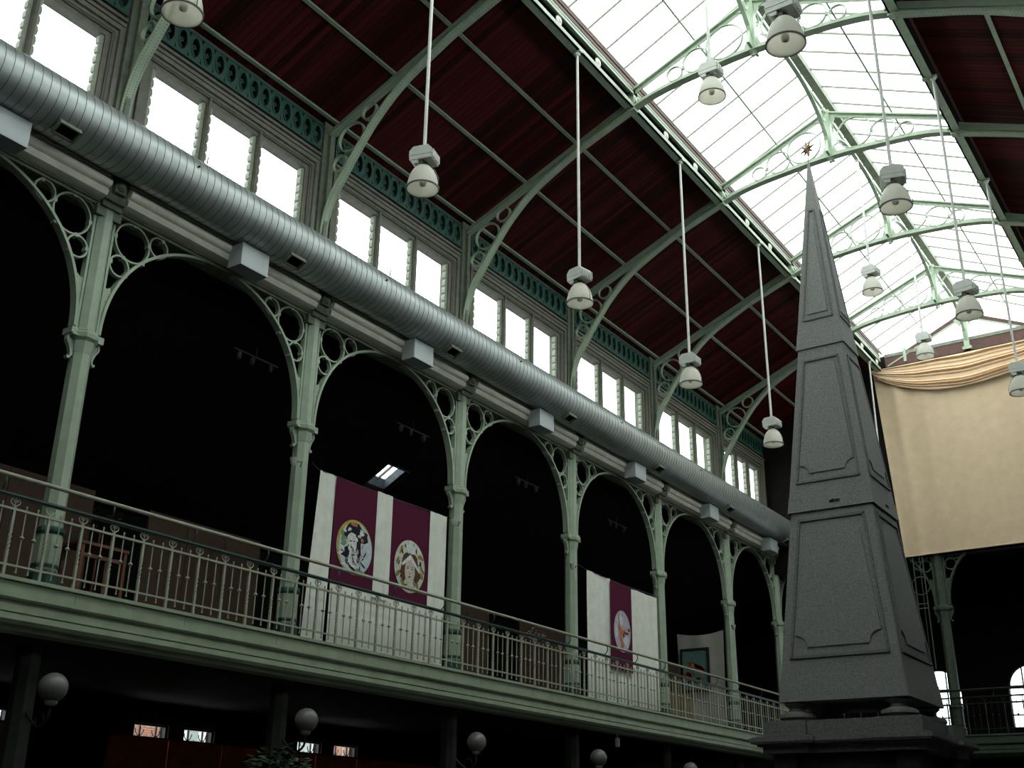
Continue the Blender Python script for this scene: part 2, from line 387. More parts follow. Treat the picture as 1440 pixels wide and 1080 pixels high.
fpe = [(28.42+.72-p[0], p[1]) for p in fp]
MBe = MB().prism(fpe, 0, .76, W)
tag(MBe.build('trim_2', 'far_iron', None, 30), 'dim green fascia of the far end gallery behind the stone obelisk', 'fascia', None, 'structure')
S('ceiling_under_end_gallery', MB().box(.2, W, 29.0, 35, 4.3, 4.59), 'dark_aisle', 'dark underside of the far end gallery', 'ceiling')
# far wall of the end gallery with arched windows
AW = [(3.90, 'arched'), (7.12, 'arched'), (10.3, 'arched'), (13.5, 'arched')]
def arch_pts(cx, hw, z0, zs, n=14):
    return [(cx-hw, z0), (cx+hw, z0)] + [(cx+hw*math.cos(PI*i/n), zs+hw*math.sin(PI*i/n)) for i in range(n+1)]
HW = 0.78; ZS = 7.02; ZB = 5.6
we = MB(); x = -6.3
for cx, _ in AW:
    we.box(x, cx-HW, 35, 35.3, 0, 11.6); we.box(cx-HW, cx+HW, 35, 35.3, 0, ZB)
    n = 12
    for i in range(n):
        a0 = PI*i/n; a1 = PI*(i+1)/n
        p = [(cx+HW*math.cos(a0), ZS+HW*math.sin(a0)), (cx+HW*math.cos(a0), 11.6), (cx+HW*math.cos(a1), 11.6), (cx+HW*math.cos(a1), ZS+HW*math.sin(a1))]
        we.prism(p, 1, 35, 35.3)
    x = cx+HW
we.box(x, W+.4, 35, 35.3, 0, 11.6)
S('wall_end_outer', we, 'shade_plaster', 'dark far outer wall pierced by arched windows', 'wall')
S('ceiling_end_aisle', MB().box(-6.3, W+.4, Y1+.3, 35.3, 11.6, 11.75), 'dark_aisle', 'dark flat ceiling over the end gallery', 'ceiling')
S('wall_right_end', MB().box(W+.02, W+.4, Y1, 35.3, 0, 11.7), 'shade_plaster', 'dark side wall of the end aisle', 'wall')
for i, (cx, _) in enumerate(AW[:3]):
    lab = ['bright arched window just right of the obelisk, half hidden by a green post', 'bright arched window at the lower right edge of the frame', 'arched window of the far wall beyond the right edge'][i]
    w = thing('window_%d' % (i+2), lab, 'window', (cx, 35.1, ZB), kind='structure')
    MB().prism([(p[0]-cx, p[1]-ZB) for p in arch_pts(cx, HW, ZB, ZS)], 1, 0.06, 0.066).build('pane', 'glass', w)
    fr = MB()
    for zz_ in (0.45, 0.9, ZS-ZB): fr.bar((-HW, 0, zz_), (HW, 0, zz_), .06, .05 if zz_ < 1.3 else .12)
    fr.build('glazing_bar', 'iron_black', w)
    for xx in (-.28, .28): MB().bar((xx, 0, 0), (xx, 0, ZS-ZB+.7), .05, .04, (0,1,0)).build('glazing_bar', 'iron_black', w)
    MB().sweep([(HW*.97*math.cos(PI*k/14), 0, ZS-ZB+HW*.97*math.sin(PI*k/14)) for k in range(15)], (0,1,0), .1, .06).build('frame', 'iron_black', w)
# end wall of the nave above the end arcade
S('wall_end', MB().prism([(-.4, 10.72), (W+.4, 10.72), (W+.4, 15.9), (W-4.72, 18.25), (4.72, 18.25), (-.4, 15.9)], 1, Y1, Y1+.3), 'shade_plaster', 'dark upper end wall behind the beige curtain', 'wall')

# ------------------------------------------------------------------ clerestory windows, frieze, cornice
OR = ['leftmost bay above the duct, cut by the frame edge', 'above the first full arch from the left', 'above the two-portrait banner', 'third full bay from the left',
      'fourth full bay, above the single-portrait banner', 'fifth full bay, beside the obelisk', 'last bay, mostly behind the obelisk']
NB = [-5, 0, 5, 10, 15, 20, 25]
def wframe(L):
    mb = MB(); a0, a1 = 0.42, L-.42; z0, z1 = 0, WZ1-WZ0
    for off, dep, wd in ((0.0, -.06, .10), (-.10, .00, .07), (-.19, .05, .09)):
        ya, yb, zt = a0+off-.0, a1-off, z1-off
        mb.box(-.25, dep, ya-.0, ya+wd, z0, zt); mb.box(-.25, dep, yb-wd, yb, z0, zt); mb.box(-.25, dep, ya+wd, yb-wd, zt-wd, zt)
    mb.box(-.25, .06, a0-.19, a1+.19, z1+.19+.02, z1+.19+.09)
    mb.box(-.25, .10, a0-.19, a1+.19, z1+.30, z1+.36)
    mb.box(-.3, .08, a0, a1, -.08, .02)
    return mb
def scallop(sgn):
    pts = [(0, 0)]; n = 10; H = WZ1-WZ0-.1
    for i in range(n):
        z = H*i/n; pts += [(.05, z+.005), (.085, z+.02), (.095, z+H/n*.5), (.08, z+H/n*.85), (.04, z+H/n*.97)]
    pts.append((0, H))
    return MB().prism([(p[0]*sgn, p[1]) for p in pts], 0, -.05, .05)
ms = {1: scallop(1).mesh('louvre_bracket', 'louvre'), -1: scallop(-1).mesh('louvre_bracket', 'louvre')}
for i, yb in enumerate(NB):
    L = 5.0 if yb < 25 else 4.2
    w = thing('window_%d' % (i+5), 'white three-light clerestory window, ' + OR[i], 'window', (0, yb, WZ0), kind='structure')
    wframe(L).build('frame', 'frame', w)
    lo, hi = .52, L-.52; st = (hi-lo)/3
    for k in (1, 2):
        yy = lo+st*k
        MB().box(-.24, -.04, yy-.045, yy+.045, 0, WZ1-WZ0-.1).box(-.05, .0, yy-.025, yy+.025, 0, WZ1-WZ0+.02).build('mullion', 'frame', w)
    for k in range(3):
        ya, yz = lo+st*k, lo+st*(k+1)
        put('louvre_bracket', ms[1], w, (-.14, ya+(.04 if k else 0), 0)); put('louvre_bracket', ms[-1], w, (-.14, yz-(.04 if k < 2 else 0), 0))
        MB().box(-.205, -.20, ya+.02, yz-.02, 0, WZ1-WZ0-.05).build('pane', 'glass', w)
    # pierced frieze
    fz = thing('trim_%d' % (i+3), 'teal frieze board pierced with ovals, ' + OR[i], 'frieze', (0, yb, 15.15), kind='structure')
    n = 15; a0, a1 = .22, L-.22; cw = (a1-a0)/n; H = .60; mb = MB(); NS = 16; ew, eh = cw*.34, .215
    for c in range(n):
        cy = a0+cw*(c+.5); cz = H*.52
        outer = []; inner = []
        for s_ in range(NS):
            an = 2*PI*s_/NS; inner.append((cy+ew*math.cos(an), cz+eh*math.sin(an)))
            ca, sa = math.cos(an), math.sin(an)
            q = min((cw/2)/abs(ca) if abs(ca) > 1e-6 else 9, ((H-cz) if sa > 0 else cz)/abs(sa) if abs(sa) > 1e-6 else 9)
            outer.append((cy+q*ca, cz+q*sa))
        vs = [(.05, *p) for p in outer]+[(.05, *p) for p in inner]+[(-.03, *p) for p in inner]
        fs = []
        for s_ in range(NS):
            t_ = (s_+1) % NS; fs += [(s_, t_, NS+t_, NS+s_), (NS+s_, NS+t_, 2*NS+t_, 2*NS+s_)]
        mb.add(vs, fs)
    mb.box(-.03, .07, a0, a1, -.02, .02); mb.box(-.03, .06, a0, a1, H-.02, H+.03)
    mb.build('pierced_board', 'teal', fz)
    if i == 0:
        ro = MB().ring((0,0,0), ew*1.0, (1,0,0), .03, .022, 14, eh*1.0).mesh('oval_rim', 'teal')
        sc_ = MB().tube([(0, .03*math.cos(t*.9)*(1-t/9)*1.2, -.11+.027*t+.0*t) for t in range(9)], .014, 5)
        sc_.ring((0, .0, .05), .04, (1,0,0), .02, .02, 10); scr = sc_.mesh('scroll', 'teal')
    for c in range(n):
        cy = a0+cw*(c+.5)
        r_ = put('oval_rim', ro, fz, (.05, cy, H*.52), scale=(1, (a1-a0)/4.56, 1)); put('scroll', scr, r_, (-.05, 0, -.02))
    # cornice over the arch
    cp = [(-.02, 11.36), (.20, 11.36), (.30, 11.39), (.33, 11.48), (.29, 11.50), (.29, 11.52)]
    cp += [(.31+.085*math.cos(-1.2+2.4*t/8), 11.605+.085*math.sin(-1.2+2.4*t/8)*1.05) for t in range(9)]
    cp += [(.30, 11.69), (.30, 11.705), (.33, 11.71), (.33, 11.73), (.30, 11.735), (.30, 11.75), (.32, 11.755), (.32, 11.78), (-.02, 11.80)]
    tag(MB().prism(cp, 1, yb+.20, yb+L-.20).build('trim_%d' % (i+10), 'cornice', None, 35), 'cream roll-moulded cornice below the duct, ' + OR[i], 'cornice', None, 'structure')
# girder under the cornice
S('trim_17', MB().box(-.25, .08, Y0, Y1, 11.28, 11.42).box(-.3, .12, Y0, Y1, 11.33, 11.365), 'iron_dark', 'dark green iron girder running along the tops of the arches', 'girder')

# ------------------------------------------------------------------ iron columns with half arches
def rel(z): return z-GZ
def half_arch():
    n_ = 2.12; pts = []
    for i in range(25):
        t = PI/2*i/24
        pts.append((2.5-2.27*max(math.cos(t), 0)**(2/n_), 9.08+2.24*max(math.sin(t), 0)**(2/n_)))
    return pts
HA = half_arch()
def make_column():
    t = thing('iron_column', 'x', 'column', (0, 0, GZ), 'iron columns of the left arcade')
    b = MB(); o8 = PI/8
    b.lathe([(.235, 0), (.235, .26), (.215, .30), (.19, .34)], 8, rot=o8)
    bs = b.build('base', 'teal', t)
    MB().lathe([(.21, .36), (.215, .40), (.205, .42)], 8, rot=o8).lathe([(.205, .86), (.225, .90), (.225, .95), (.19, .98)], 8, rot=o8).build('band', 'teal', bs)
    MB().lathe([(.20, .30), (.20, .90), (.172, .96), (.165, 3.95), (.165, 6.42)], 8, rot=o8).build('shaft', 'iron', t)
    cp = MB().lathe([(.17, 3.78), (.18, 3.85), (.20, 3.98), (.245, 4.03), (.255, 4.10), (.235, 4.13), (.235, 4.16), (.18, 4.19)], 8, rot=o8)
    cp.box(-.12, .12, -.30, .30, 4.06, 4.16); cp.box(-.10, .14, -.28, .28, 4.03, 4.06)
    cap = cp.build('capital', 'iron', t)
    for s in (-1, 1):
        sc = smooth_path([(0, s*.27, 4.04), (0, s*.29, 3.96), (0, s*.235, 3.86), (0, s*.20, 3.76), (0, s*.205, 3.70), (0, s*.235, 3.665), (0, s*.25, 3.70)], 4)
        MB().sweep(sc, (1,0,0), .08, .03).prism([(s*.16, 3.70), (s*.20, 3.78), (s*.235, 3.88), (s*.27, 3.97), (s*.26, 4.03), (s*.16, 4.03)], 0, -.03, .03).build('console', 'iron', cap)
    mbk = MB().box(-.05, .27, -.19, .19, rel(11.36), rel(11.79)); mbk.box(-.05, .36, -.11, .11, rel(11.50), rel(11.78)); mbk.lathe([(.0, 0), (.07, .02), (.10, .07), (.09, .14), (.06, .18)], 10, (.33, 0, rel(11.52)))
    mbk.build('cornice_block', 'iron_dark', t)
    tp = MB().box(-.14, .14, -.24, .24, rel(11.10), rel(11.30)); tp.box(-.12, .2, -.19, .19, rel(11.26), rel(11.36))
    tp.build('head_block', 'iron_dark', t)
    for s in (-1, 1):
        MB().sweep([(0, s*d, rel(z)) for d, z in HA], (1,0,0), .15, .05).build('arch_rib', 'iron', t)
        # upright beside the shaft
        MB().box(-.06, .06, min(s*.17, s*.21), max(s*.17, s*.21), rel(9.05), rel(11.2)).build('upright', 'iron', t)
        lo = [(d, z) for d, z in HA if z < 9.95]
        pl = [(s*.17, rel(9.05))] + [(s*d, rel(z)) for d, z in lo] + [(s*(lo[-1][0]-.03), rel(9.98)), (s*(lo[-1][0]-.08), rel(9.93)), (s*.19, rel(9.95))]
        p = MB().prism(pl, 0, -.035, .035).build('bracket_plate', 'iron', t)
        rv = MB()
        for q in range(7):
            z = 9.15+q*.11
            dd = min(d + abs(zz_-z)*9 for d, zz_ in HA)
            dd = [d for d, zz_ in HA if zz_ >= z][0]
            rv.rivet((.036, s*.20, rel(z)), (1,0,0), .014)
            if dd > .27: rv.rivet((.036, s*(dd-.04), rel(z)), (1,0,0), .014)
        tag(rv.build('rivets', 'iron_dark', p), kind='stuff')
        for d, z, R in ((.60, 10.93, .345), (1.13, 11.09, .185), (.41, 10.42, .185)):
            r_ = MB().ring((0, s*d, rel(z)), R, (1,0,0), .09, .03, 28).build('spandrel_ring', 'iron', t, 40)
        cl = MB()
        for d, z in ((.255, 10.93), (.60, 11.27), (.93, 11.02), (.46, 10.60), (.86, 10.66), (.235, 10.44), (1.2, 11.25), (.56, 10.30)):
            cl.box(-.05, .05, s*d-.03, s*d+.03, rel(z)-.035, rel(z)+.035)
        tag(cl.build('ring_clips', 'iron', t), kind='stuff')
        MB().sweep(smooth_path([(0, s*.2, rel(10.8)), (0, s*.21, rel(11.1)), (0, s*.30, rel(11.27)), (0, s*.55, rel(11.29))], 4), (1,0,0), .10, .04).build('corner_brace', 'iron_dark', t)
    # ground-floor shaft below the gallery
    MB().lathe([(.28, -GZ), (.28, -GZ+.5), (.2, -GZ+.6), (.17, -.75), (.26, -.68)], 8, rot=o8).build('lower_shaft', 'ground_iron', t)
    return t
CL = ['pale green iron column at the left edge, leftmost full column above the railing',
      'pale green iron column just left of the two-portrait banner',
      'pale green iron column just right of the two-portrait banner',
      'pale green iron column just left of the single-portrait banner',
      'pale green iron column just right of the single-portrait banner',
      'pale green iron column right of the framed painting, in front of its white cloth',
      'dim iron column half hidden by the left edge of the obelisk']
proto = None
for k, yy in enumerate([0, 5, 10, 15, 20, 25, 29.35]):
    if proto is None:
        proto = make_column(); proto.location = (0, yy, GZ); proto['label'] = CL[k]
    else: dup(proto, (0, yy, GZ), CL[k])
dup(proto, (0, -5, GZ), 'pale green iron column beyond the left edge, its arch entering at the left')

# far end arcade columns (shade put into their colour)
def repaint(root, m):
    for ch in root.children_recursive:
        if ch.type == 'MESH':
            ch.material_slots[0].link = 'OBJECT'; ch.material_slots[0].material = M[m]
    return root
for xx, lab in ((5.78, 'dim green post of the far arcade, in front of the arched window right of the obelisk'), (10.78, 'green post of the far arcade beyond the right edge')):
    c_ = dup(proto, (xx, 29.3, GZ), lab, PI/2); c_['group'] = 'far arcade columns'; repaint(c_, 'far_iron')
    for ch in list(c_.children):
        if ch.name.startswith('cornice_block'): bpy.data.objects.remove(ch)

# ------------------------------------------------------------------ roof trusses (ribs + skylight truss)
RIB = [(.07, 12.4), (.08, 13.0), (.12, 13.5), (.27, 14.0), (.58, 14.5), (.95, 15.05), (1.38, 15.6), (1.98, 16.15), (2.6, 16.52), (3.3, 16.88), (4.05, 17.18), (4.74, 17.44)]
TB = 12.3
def tz(z): return z-TB
def make_truss():
    t = thing('roof_truss', 'x', 'truss', (0, 0, TB), 'arched iron roof trusses')
    rib2 = smooth_path([(x, 0, z) for x, z in RIB], 5)
    for side in (0, 1):
        mx = (lambda x: x) if side == 0 else (lambda x: W-x)
        fl = MB().sweep([(mx(p.x), 0, tz(p.z)) for p in rib2], (0,1,0), .20, .035)
        fl.sweep([(mx(p.x-.03), 0, tz(p.z+.06)) for p in rib2], (0,1,0), .035, .12)
        rb = fl.build('curved_rib', 'iron', t)
        rv = MB()
        for i in range(0, len(rib2)-1):
            p = rib2[i]; d = (rib2[i+1]-p)
            for f_ in (0.0, .5):
                q = p+d*f_; nm = Vector((d.z, 0, -d.x)).normalized()
                c = q+nm*.018
                for yy in (-.06, .06): rv.rivet((mx(c.x), yy, tz(c.z)), (nm.x if side == 0 else -nm.x, 0, nm.z), .013)
        tag(rv.build('rivets', 'iron_dark', rb), kind='stuff')
        rf = MB()
        A_ = (mx(.12), 0, tz(15.68)); B_ = (mx(4.72), 0, tz(17.66))
        rf.bar(A_, B_, .035, .20); 
        rf.bar((mx(.10), 0, tz(15.60)), (mx(4.7), 0, tz(17.56)), .18, .03)
        rf.build('rafter', 'iron', t)
        ps = MB().box(min(mx(-.02), mx(.06)), max(mx(-.02), mx(.06)), -.17, .17, 0, tz(15.9))
        ps.box(min(mx(.0), mx(.14)), max(mx(.0), mx(.14)), -.045, .045, 0, tz(15.7)); ps.build('wall_post', 'iron_dark', t)
        # solid web at the foot
        web = [(mx(.02), 0.0)] + [(mx(p.x), tz(p.z)) for p in rib2 if p.z < 14.2] + [(mx(.24), tz(14.12)), (mx(.16), tz(14.02)), (mx(.12), tz(14.15)), (mx(.02), tz(14.2))]
        MB().prism(web, 1, -.03, .03).build('foot_web', 'iron', t)
        for x, z, R in ((.70, 15.36, .345), (1.16, 15.83, .19), (.42, 14.80, .19)):
            MB().ring((mx(x), 0, tz(z)), R, (0,1,0), .08, .035, 26).build('bracket_ring', 'iron', t, 40)
        # gusset where curved rib and rafter merge
        g_ = [(2.15, 16.30), (2.35, 16.66), (4.7, 17.62), (4.74, 17.46), (4.05, 17.2), (3.3, 16.9), (2.6, 16.54)]
        MB().prism([(mx(x), tz(z)) for x, z in g_], 1, -.02, .02).build('rib_web', 'iron', t)
        # node upright at skylight edge
        nd = MB().box(min(mx(4.70), mx(4.86)), max(mx(4.70), mx(4.86)), -.09, .09, tz(17.42), tz(18.05))
        nd.sweep([(mx(4.86+.16*(1-math.cos(k*PI/12))), 0, tz(17.58+.16*(1-math.sin(k*PI/12)))) for k in range(7)], (0,1,0), .12, .04)
        nd.build('node_post', 'iron', t)
        bc = smooth_path([(mx(x), 0, tz(z)) for x, z in ((4.74, 17.47), (5.3, 17.64), (5.9, 17.74), (6.6, 17.80), (7.3, 17.85), (7.79, 17.86))], 4)
        MB().sweep(bc, (0,1,0), .20, .035).sweep([p+Vector((0,0,.07)) for p in bc], (0,1,0), .035, .13).build('bottom_chord', 'iron', t)
        tc_ = MB().bar((mx(4.80), 0, tz(17.98)), (mx(7.74), 0, tz(19.19)), .17, .04); tc_.bar((mx(4.80), 0, tz(17.93)), (mx(7.74), 0, tz(19.13)), .03, .12)
        tc_.build('top_chord', 'iron', t)
        for x, z, R in ((7.13, 18.39, .44), (6.42, 18.19, .31), (5.88, 18.03, .19)):
            MB().ring((mx(x), 0, tz(z)), R, (0,1,0), .06, .025, 30).build('truss_ring', 'iron', t, 40)
        lk = MB()
        for x, z in ((6.70, 18.28), (6.10, 18.10), (7.1, 17.92), (6.42, 17.86), (5.88, 17.83)):
            lk.box(mx(x)-.035, mx(x)+.035, -.03, .03, tz(z)-.035, tz(z)+.035)
        tag(lk.build('ring_clips', 'iron', t), kind='stuff')
    kp = MB().box(W/2-.09, W/2+.09, -.09, .09, tz(17.88), tz(19.25))
    for s in (-1, 1):
        kp.prism([(W/2+s*.08, tz(17.88)), (W/2+s*.38, tz(17.88)), (W/2+s*.2, tz(17.98)), (W/2+s*.12, tz(18.2))], 1, -.03, .03)
        kp.prism([(W/2+s*.08, tz(19.22)), (W/2+s*.40, tz(19.05)), (W/2+s*.2, tz(18.98)), (W/2+s*.12, tz(18.8))], 1, -.03, .03)
        kp.prism([(s*.08, tz(17.88)), (s*.30, tz(17.9)), (s*.15, tz(18.4))], 0, W/2-.03, W/2+.03)
    kp.build('king_post', 'iron', t)
    MB().lathe([(.0, -.14), (.05, -.10), (.03, -.05), (.09, 0), (.09, .02)], 10, (W/2, 0, tz(17.83))).build('pendant_finial', 'iron', t)
    return t
TL = ['arched iron roof truss over the left edge of the frame', 'arched iron truss springing from the leftmost column', 'arched iron truss springing from the column left of the two-portrait banner',
      'arched iron truss springing from the column right of the two-portrait banner', 'arched iron truss behind the star on the obelisk tip',
      'arched iron truss springing from the column right of the single-portrait banner', 'farthest arched iron truss before the curtained end wall']
tp_ = None
for k, yy in enumerate([-5, 0, 5, 10, 15, 20, 25]):
    if tp_ is None: tp_ = make_truss(); tp_.location = (0, yy, TB); tp_['label'] = TL[k]
    else: dup(tp_, (0, yy, TB), TL[k])

# ------------------------------------------------------------------ longitudinal edge girders + skylight
EX, EZ, RX, RZ = 4.78, 18.36, W/2, 19.80
for side in (0, 1):
    mx = (lambda x: x) if side == 0 else (lambda x: W-x)
    gd = thing('edge_girder', ['long pale green girder with white rosettes along the left edge of the skylight', 'pale green girder along the right edge of the skylight'][side], 'girder', (mx(4.76), Y0, 17.5))
    bx_ = lambda mb, xa, xb, za, zb: mb.box(min(mx(xa), mx(xb))-mx(4.76), max(mx(xa), mx(xb))-mx(4.76), 0, 28.65-Y0, za-17.5, zb-17.5)
    m_ = MB(); bx_(m_, 4.64, 4.84, 17.47, 17.50); bx_(m_, 4.80, 4.84, 17.47, 17.60); m_.build('bottom_angle', 'iron', gd)
    m_ = MB(); bx_(m_, 4.72, 4.86, 17.90, 17.93); bx_(m_, 4.82, 4.86, 17.83, 17.98); m_.build('top_angle', 'iron', gd)
    m_ = MB(); bx_(m_, 4.66, 4.70, 17.50, 18.0); m_.build('dark_web', 'hole', gd)
    m_ = MB(); bx_(m_, 4.60, 4.83, 18.0, 18.28); bx_(m_, 4.83, 4.855, 18.02, 18.10); bx_(m_, 4.83, 4.85, 18.17, 18.24); m_.build('timber_curb', 'redwood', gd)
    m_ = MB(); bx_(m_, 4.62, 4.84, 18.28, 18.33); m_.build('curb_flashing', 'iron_dark', gd)
    rs = MB().lathe([(.0, .05), (.05, .05), (.06, .035), (.09, .03), (.115, .012), (.115, 0)][::-1], 14)
    rs.v = [(z if side == 0 else -z, x, y) for x, y, z in rs.v]
    rme = rs.mesh('rosette', 'rod', 35)
    for yb in bays:
        for f_ in (1.67, 3.33):
            if yb+f_ < Y1: put('rosette', rme, gd, (mx(4.80)-mx(4.76), yb+f_-Y0, .22))
        if yb+2.5 < Y1:
            MB().box(-.10, .10 if side == 0 else .22, yb+2.5-Y0-.06, yb+2.5-Y0+.06, -.06, -.03).build('lamp_bracket', 'iron', gd)
    hk = MB().box(-.02, .02, -.03, .03, 0, .14).box(-.02, .06, -.03, .03, .12, .15)
    hme = hk.mesh('eave_hook', 'rod')
    for yb in bays:
        for f_ in (.1, 2.5):
            if yb+f_ < Y1: put('eave_hook', hme, gd, (mx(4.74)-mx(4.76), yb+f_-Y0, .70), rot=(0, 0, 0 if side == 0 else PI))
sk = thing('skylight', 'long glazed ridge skylight over the middle of the hall', 'skylight', (W/2, Y0, EZ), kind='structure')
PS = 5/6
bm_ = {}
for side in (0, 1):
    s = -1 if side == 0 else 1
    hx = RX-EX
    bm_[side] = MB().bar((s*hx, 0, 0), (0, 0, RZ-EZ), .024, .045).mesh('glazing_bar', 'iron_dark')
    pm = MB().add([(s*(hx+.05), .012, .03), (s*.02, .012, RZ-EZ+.02), (s*.02, PS-.012, RZ-EZ+.02), (s*(hx+.05), PS-.012, .03)], [(0,1,2,3)]).mesh('glass_pane', 'glass')
    yy = Y0 + PS*.5
    put('glass_pane', pm, sk, (0, yy-PS-Y0, 0))
    while yy < Y1:
        put('glazing_bar', bm_[side], sk, (0, yy-Y0, 0))
        if yy+PS < Y1+.2: put('glass_pane', pm, sk, (0, yy-Y0, 0))
        yy += PS
    f_ = .5
    MB().box(s*hx*f_-.02, s*hx*f_+.02, 0, Y1-Y0, (RZ-EZ)*(1-f_)-.07, (RZ-EZ)*(1-f_)-.035).build('mid_purlin', 'iron', sk)
    MB().box(s*hx-.03, s*hx+.03, 0, Y1-Y0, -.03, .02).build('eave_bar', 'iron_dark', sk)
MB().box(-.10, .10, 0, Y1-Y0, RZ-EZ-.22, RZ-EZ-.02).build('ridge_beam', 'iron_dark', sk)
for yb in bays:
    L = 5 if yb < 25 else 4
    ar = [(0, yb-Y0+L*t/24, (17.95+1.22*(1-abs(2*t/24-1)**2.6)**(1/1.6)) - EZ) for t in range(25)]
    MB().sweep(ar, (1,0,0), .10, .035).build('ridge_arch', 'iron', sk)
    for e in (-1, 1):
        cy_ = yb-Y0+L/2+e*(L/2-.32); MB().ring((0, cy_, 18.95-EZ), .16, (1,0,0), .05, .022, 16).build('ridge_ring', 'iron', sk)
    MB().bar((0, yb-Y0, 19.18-EZ), (0, yb-Y0+L, 19.18-EZ), .06, .05).build('ridge_tie', 'iron', sk)

# end gable timbers and glazing
ge = thing('gable_frame', 'red timber gable frame with green post above the beige curtain', 'gable frame', (W/2, 29.1, 17.6))
gx = lambda x: x-W/2
MB().box(-2.88, 2.88, -.06, .10, .12, .50).build('tie_beam', 'redwood', ge)
MB().box(-2.88, 2.88, -.08, .10, .50, .62).build('tie_capping', 'iron_dark', ge)
for s in (-1, 1):
    MB().bar((s*2.84, 0, .22), (0, 0, 1.55), .14, .13).build('rafter', 'redwood', ge)
    MB().bar((s*2.80, -.05, .16), (0, -.05, 1.42), .05, .05).build('rafter_bead', 'iron', ge)
    MB().prism([(s*2.2, .2), (s*2.1, .2), (s*2.1, .75), (s*2.2, .70)], 1, -.1, .0).build('bracket', 'iron', ge)
kp = MB().box(-.09, .09, -.16, 0, .16, 1.5)
for s in (-1, 1): kp.prism([(s*.08, 1.45), (s*.35, 1.35), (s*.14, 1.05)], 1, -.1, -.06)
kp.box(-.15, .15, -.18, .02, .16, .26)
kp.build('king_post', 'iron', ge)
tag(MB().prism([(4.72, 18.2), (W-4.72, 18.2), (W-4.72, 18.35), (W/2, 19.78), (4.72, 18.35)], 1, 29.18, 29.19).build('window_12', 'glass'), 'triangular gable glazing at the far end under the skylight', 'window', None, 'structure')

# ------------------------------------------------------------------ air duct with outlets; wall boxes
DX, DZ, DR = .64, 12.15, .475
du = thing('air_duct', 'long round galvanised air duct running below the clerestory windows', 'duct', (DX, Y0, DZ))
mb = MB(); N = 36; path = [];
L = Y1-Y0
mb.lathe([(DR, 0), (DR, L)], N)
mb.v = [(y_, z_, x_) for (x_, y_, z_) in mb.v]
mb.build('pipe', 'duct', du, 30)
sm = MB().ring((0,0,0), DR+.001, (0,1,0), .008, .006, N).mesh('seam', 'seam', 30)
NEAR = [i*.155 for i in range(int(L/.155)+1)]
for yy in NEAR: put('seam', sm, du, (0, yy, 0))
om = MB().box(.0, .012, -.17, .17, -.10, .10)
oc = MB().box(-.10, .05, -.19, -.165, -.12, .12).box(-.10, .05, .165, .19, -.12, .12).box(-.10, .05, -.19, .19, .10, .125).box(-.10, .05, -.19, .19, -.125, -.10)
ocm = oc.mesh('outlet_frame', 'iron_dark'); omm = om.mesh('outlet_opening', 'hole')
st_ = MB().tube([(0,0,0), (0,0,.09), (.03,0,.13)], .012, 6).mesh('stud', 'seam')
an_ = math.radians(-64)
for yb in bays:
    if yb+3.6 > Y1: continue
    r_ = (0, -an_, 0)
    of = put('outlet_frame', ocm, du, (math.cos(an_)*(DR+.02), yb+3.55-Y0, math.sin(an_)*(DR+.02)), r_)
    put('outlet_opening', omm, of, (-.02, 0, 0))
    put('stud', st_, du, (.30, yb+1.2-Y0, .38)); put('stud', MB().lathe([(.02, 0), (.02, .02)], 8).mesh('plug', 'hole') if yb == -15 else bpy.data.meshes['plug'], du, (.475, yb+.9-Y0, .10), (0, PI/2, 0))
BL = ['pale grey box under the duct at the left frame edge', 'pale grey box under the duct over the first full arch', 'pale grey box under the duct above the two-portrait banner', 'pale grey box under the duct over the third full arch',
      'pale grey box under the duct above the single-portrait banner', 'pale grey box under the duct over the framed painting', 'pale grey box under the duct next to the obelisk']
bme = MB().box(0, .34, -.33, .33, 0, .44).mesh('case', 'boxgrey'); 
for k, yb in enumerate(NB):
    if yb+2.7 > Y1: continue
    b_ = thing('air_box', BL[k], 'box', (.34, yb+2.76, 11.20), 'air boxes under the duct')
    put('case', bme, b_)
    MB().box(.335, .343, -.31, .31, .02, .42).build('front_cover', 'boxgrey', b_); MB().box(.0, .2, -.25, .25, .44, .46).build('neck', 'boxgrey', b_)

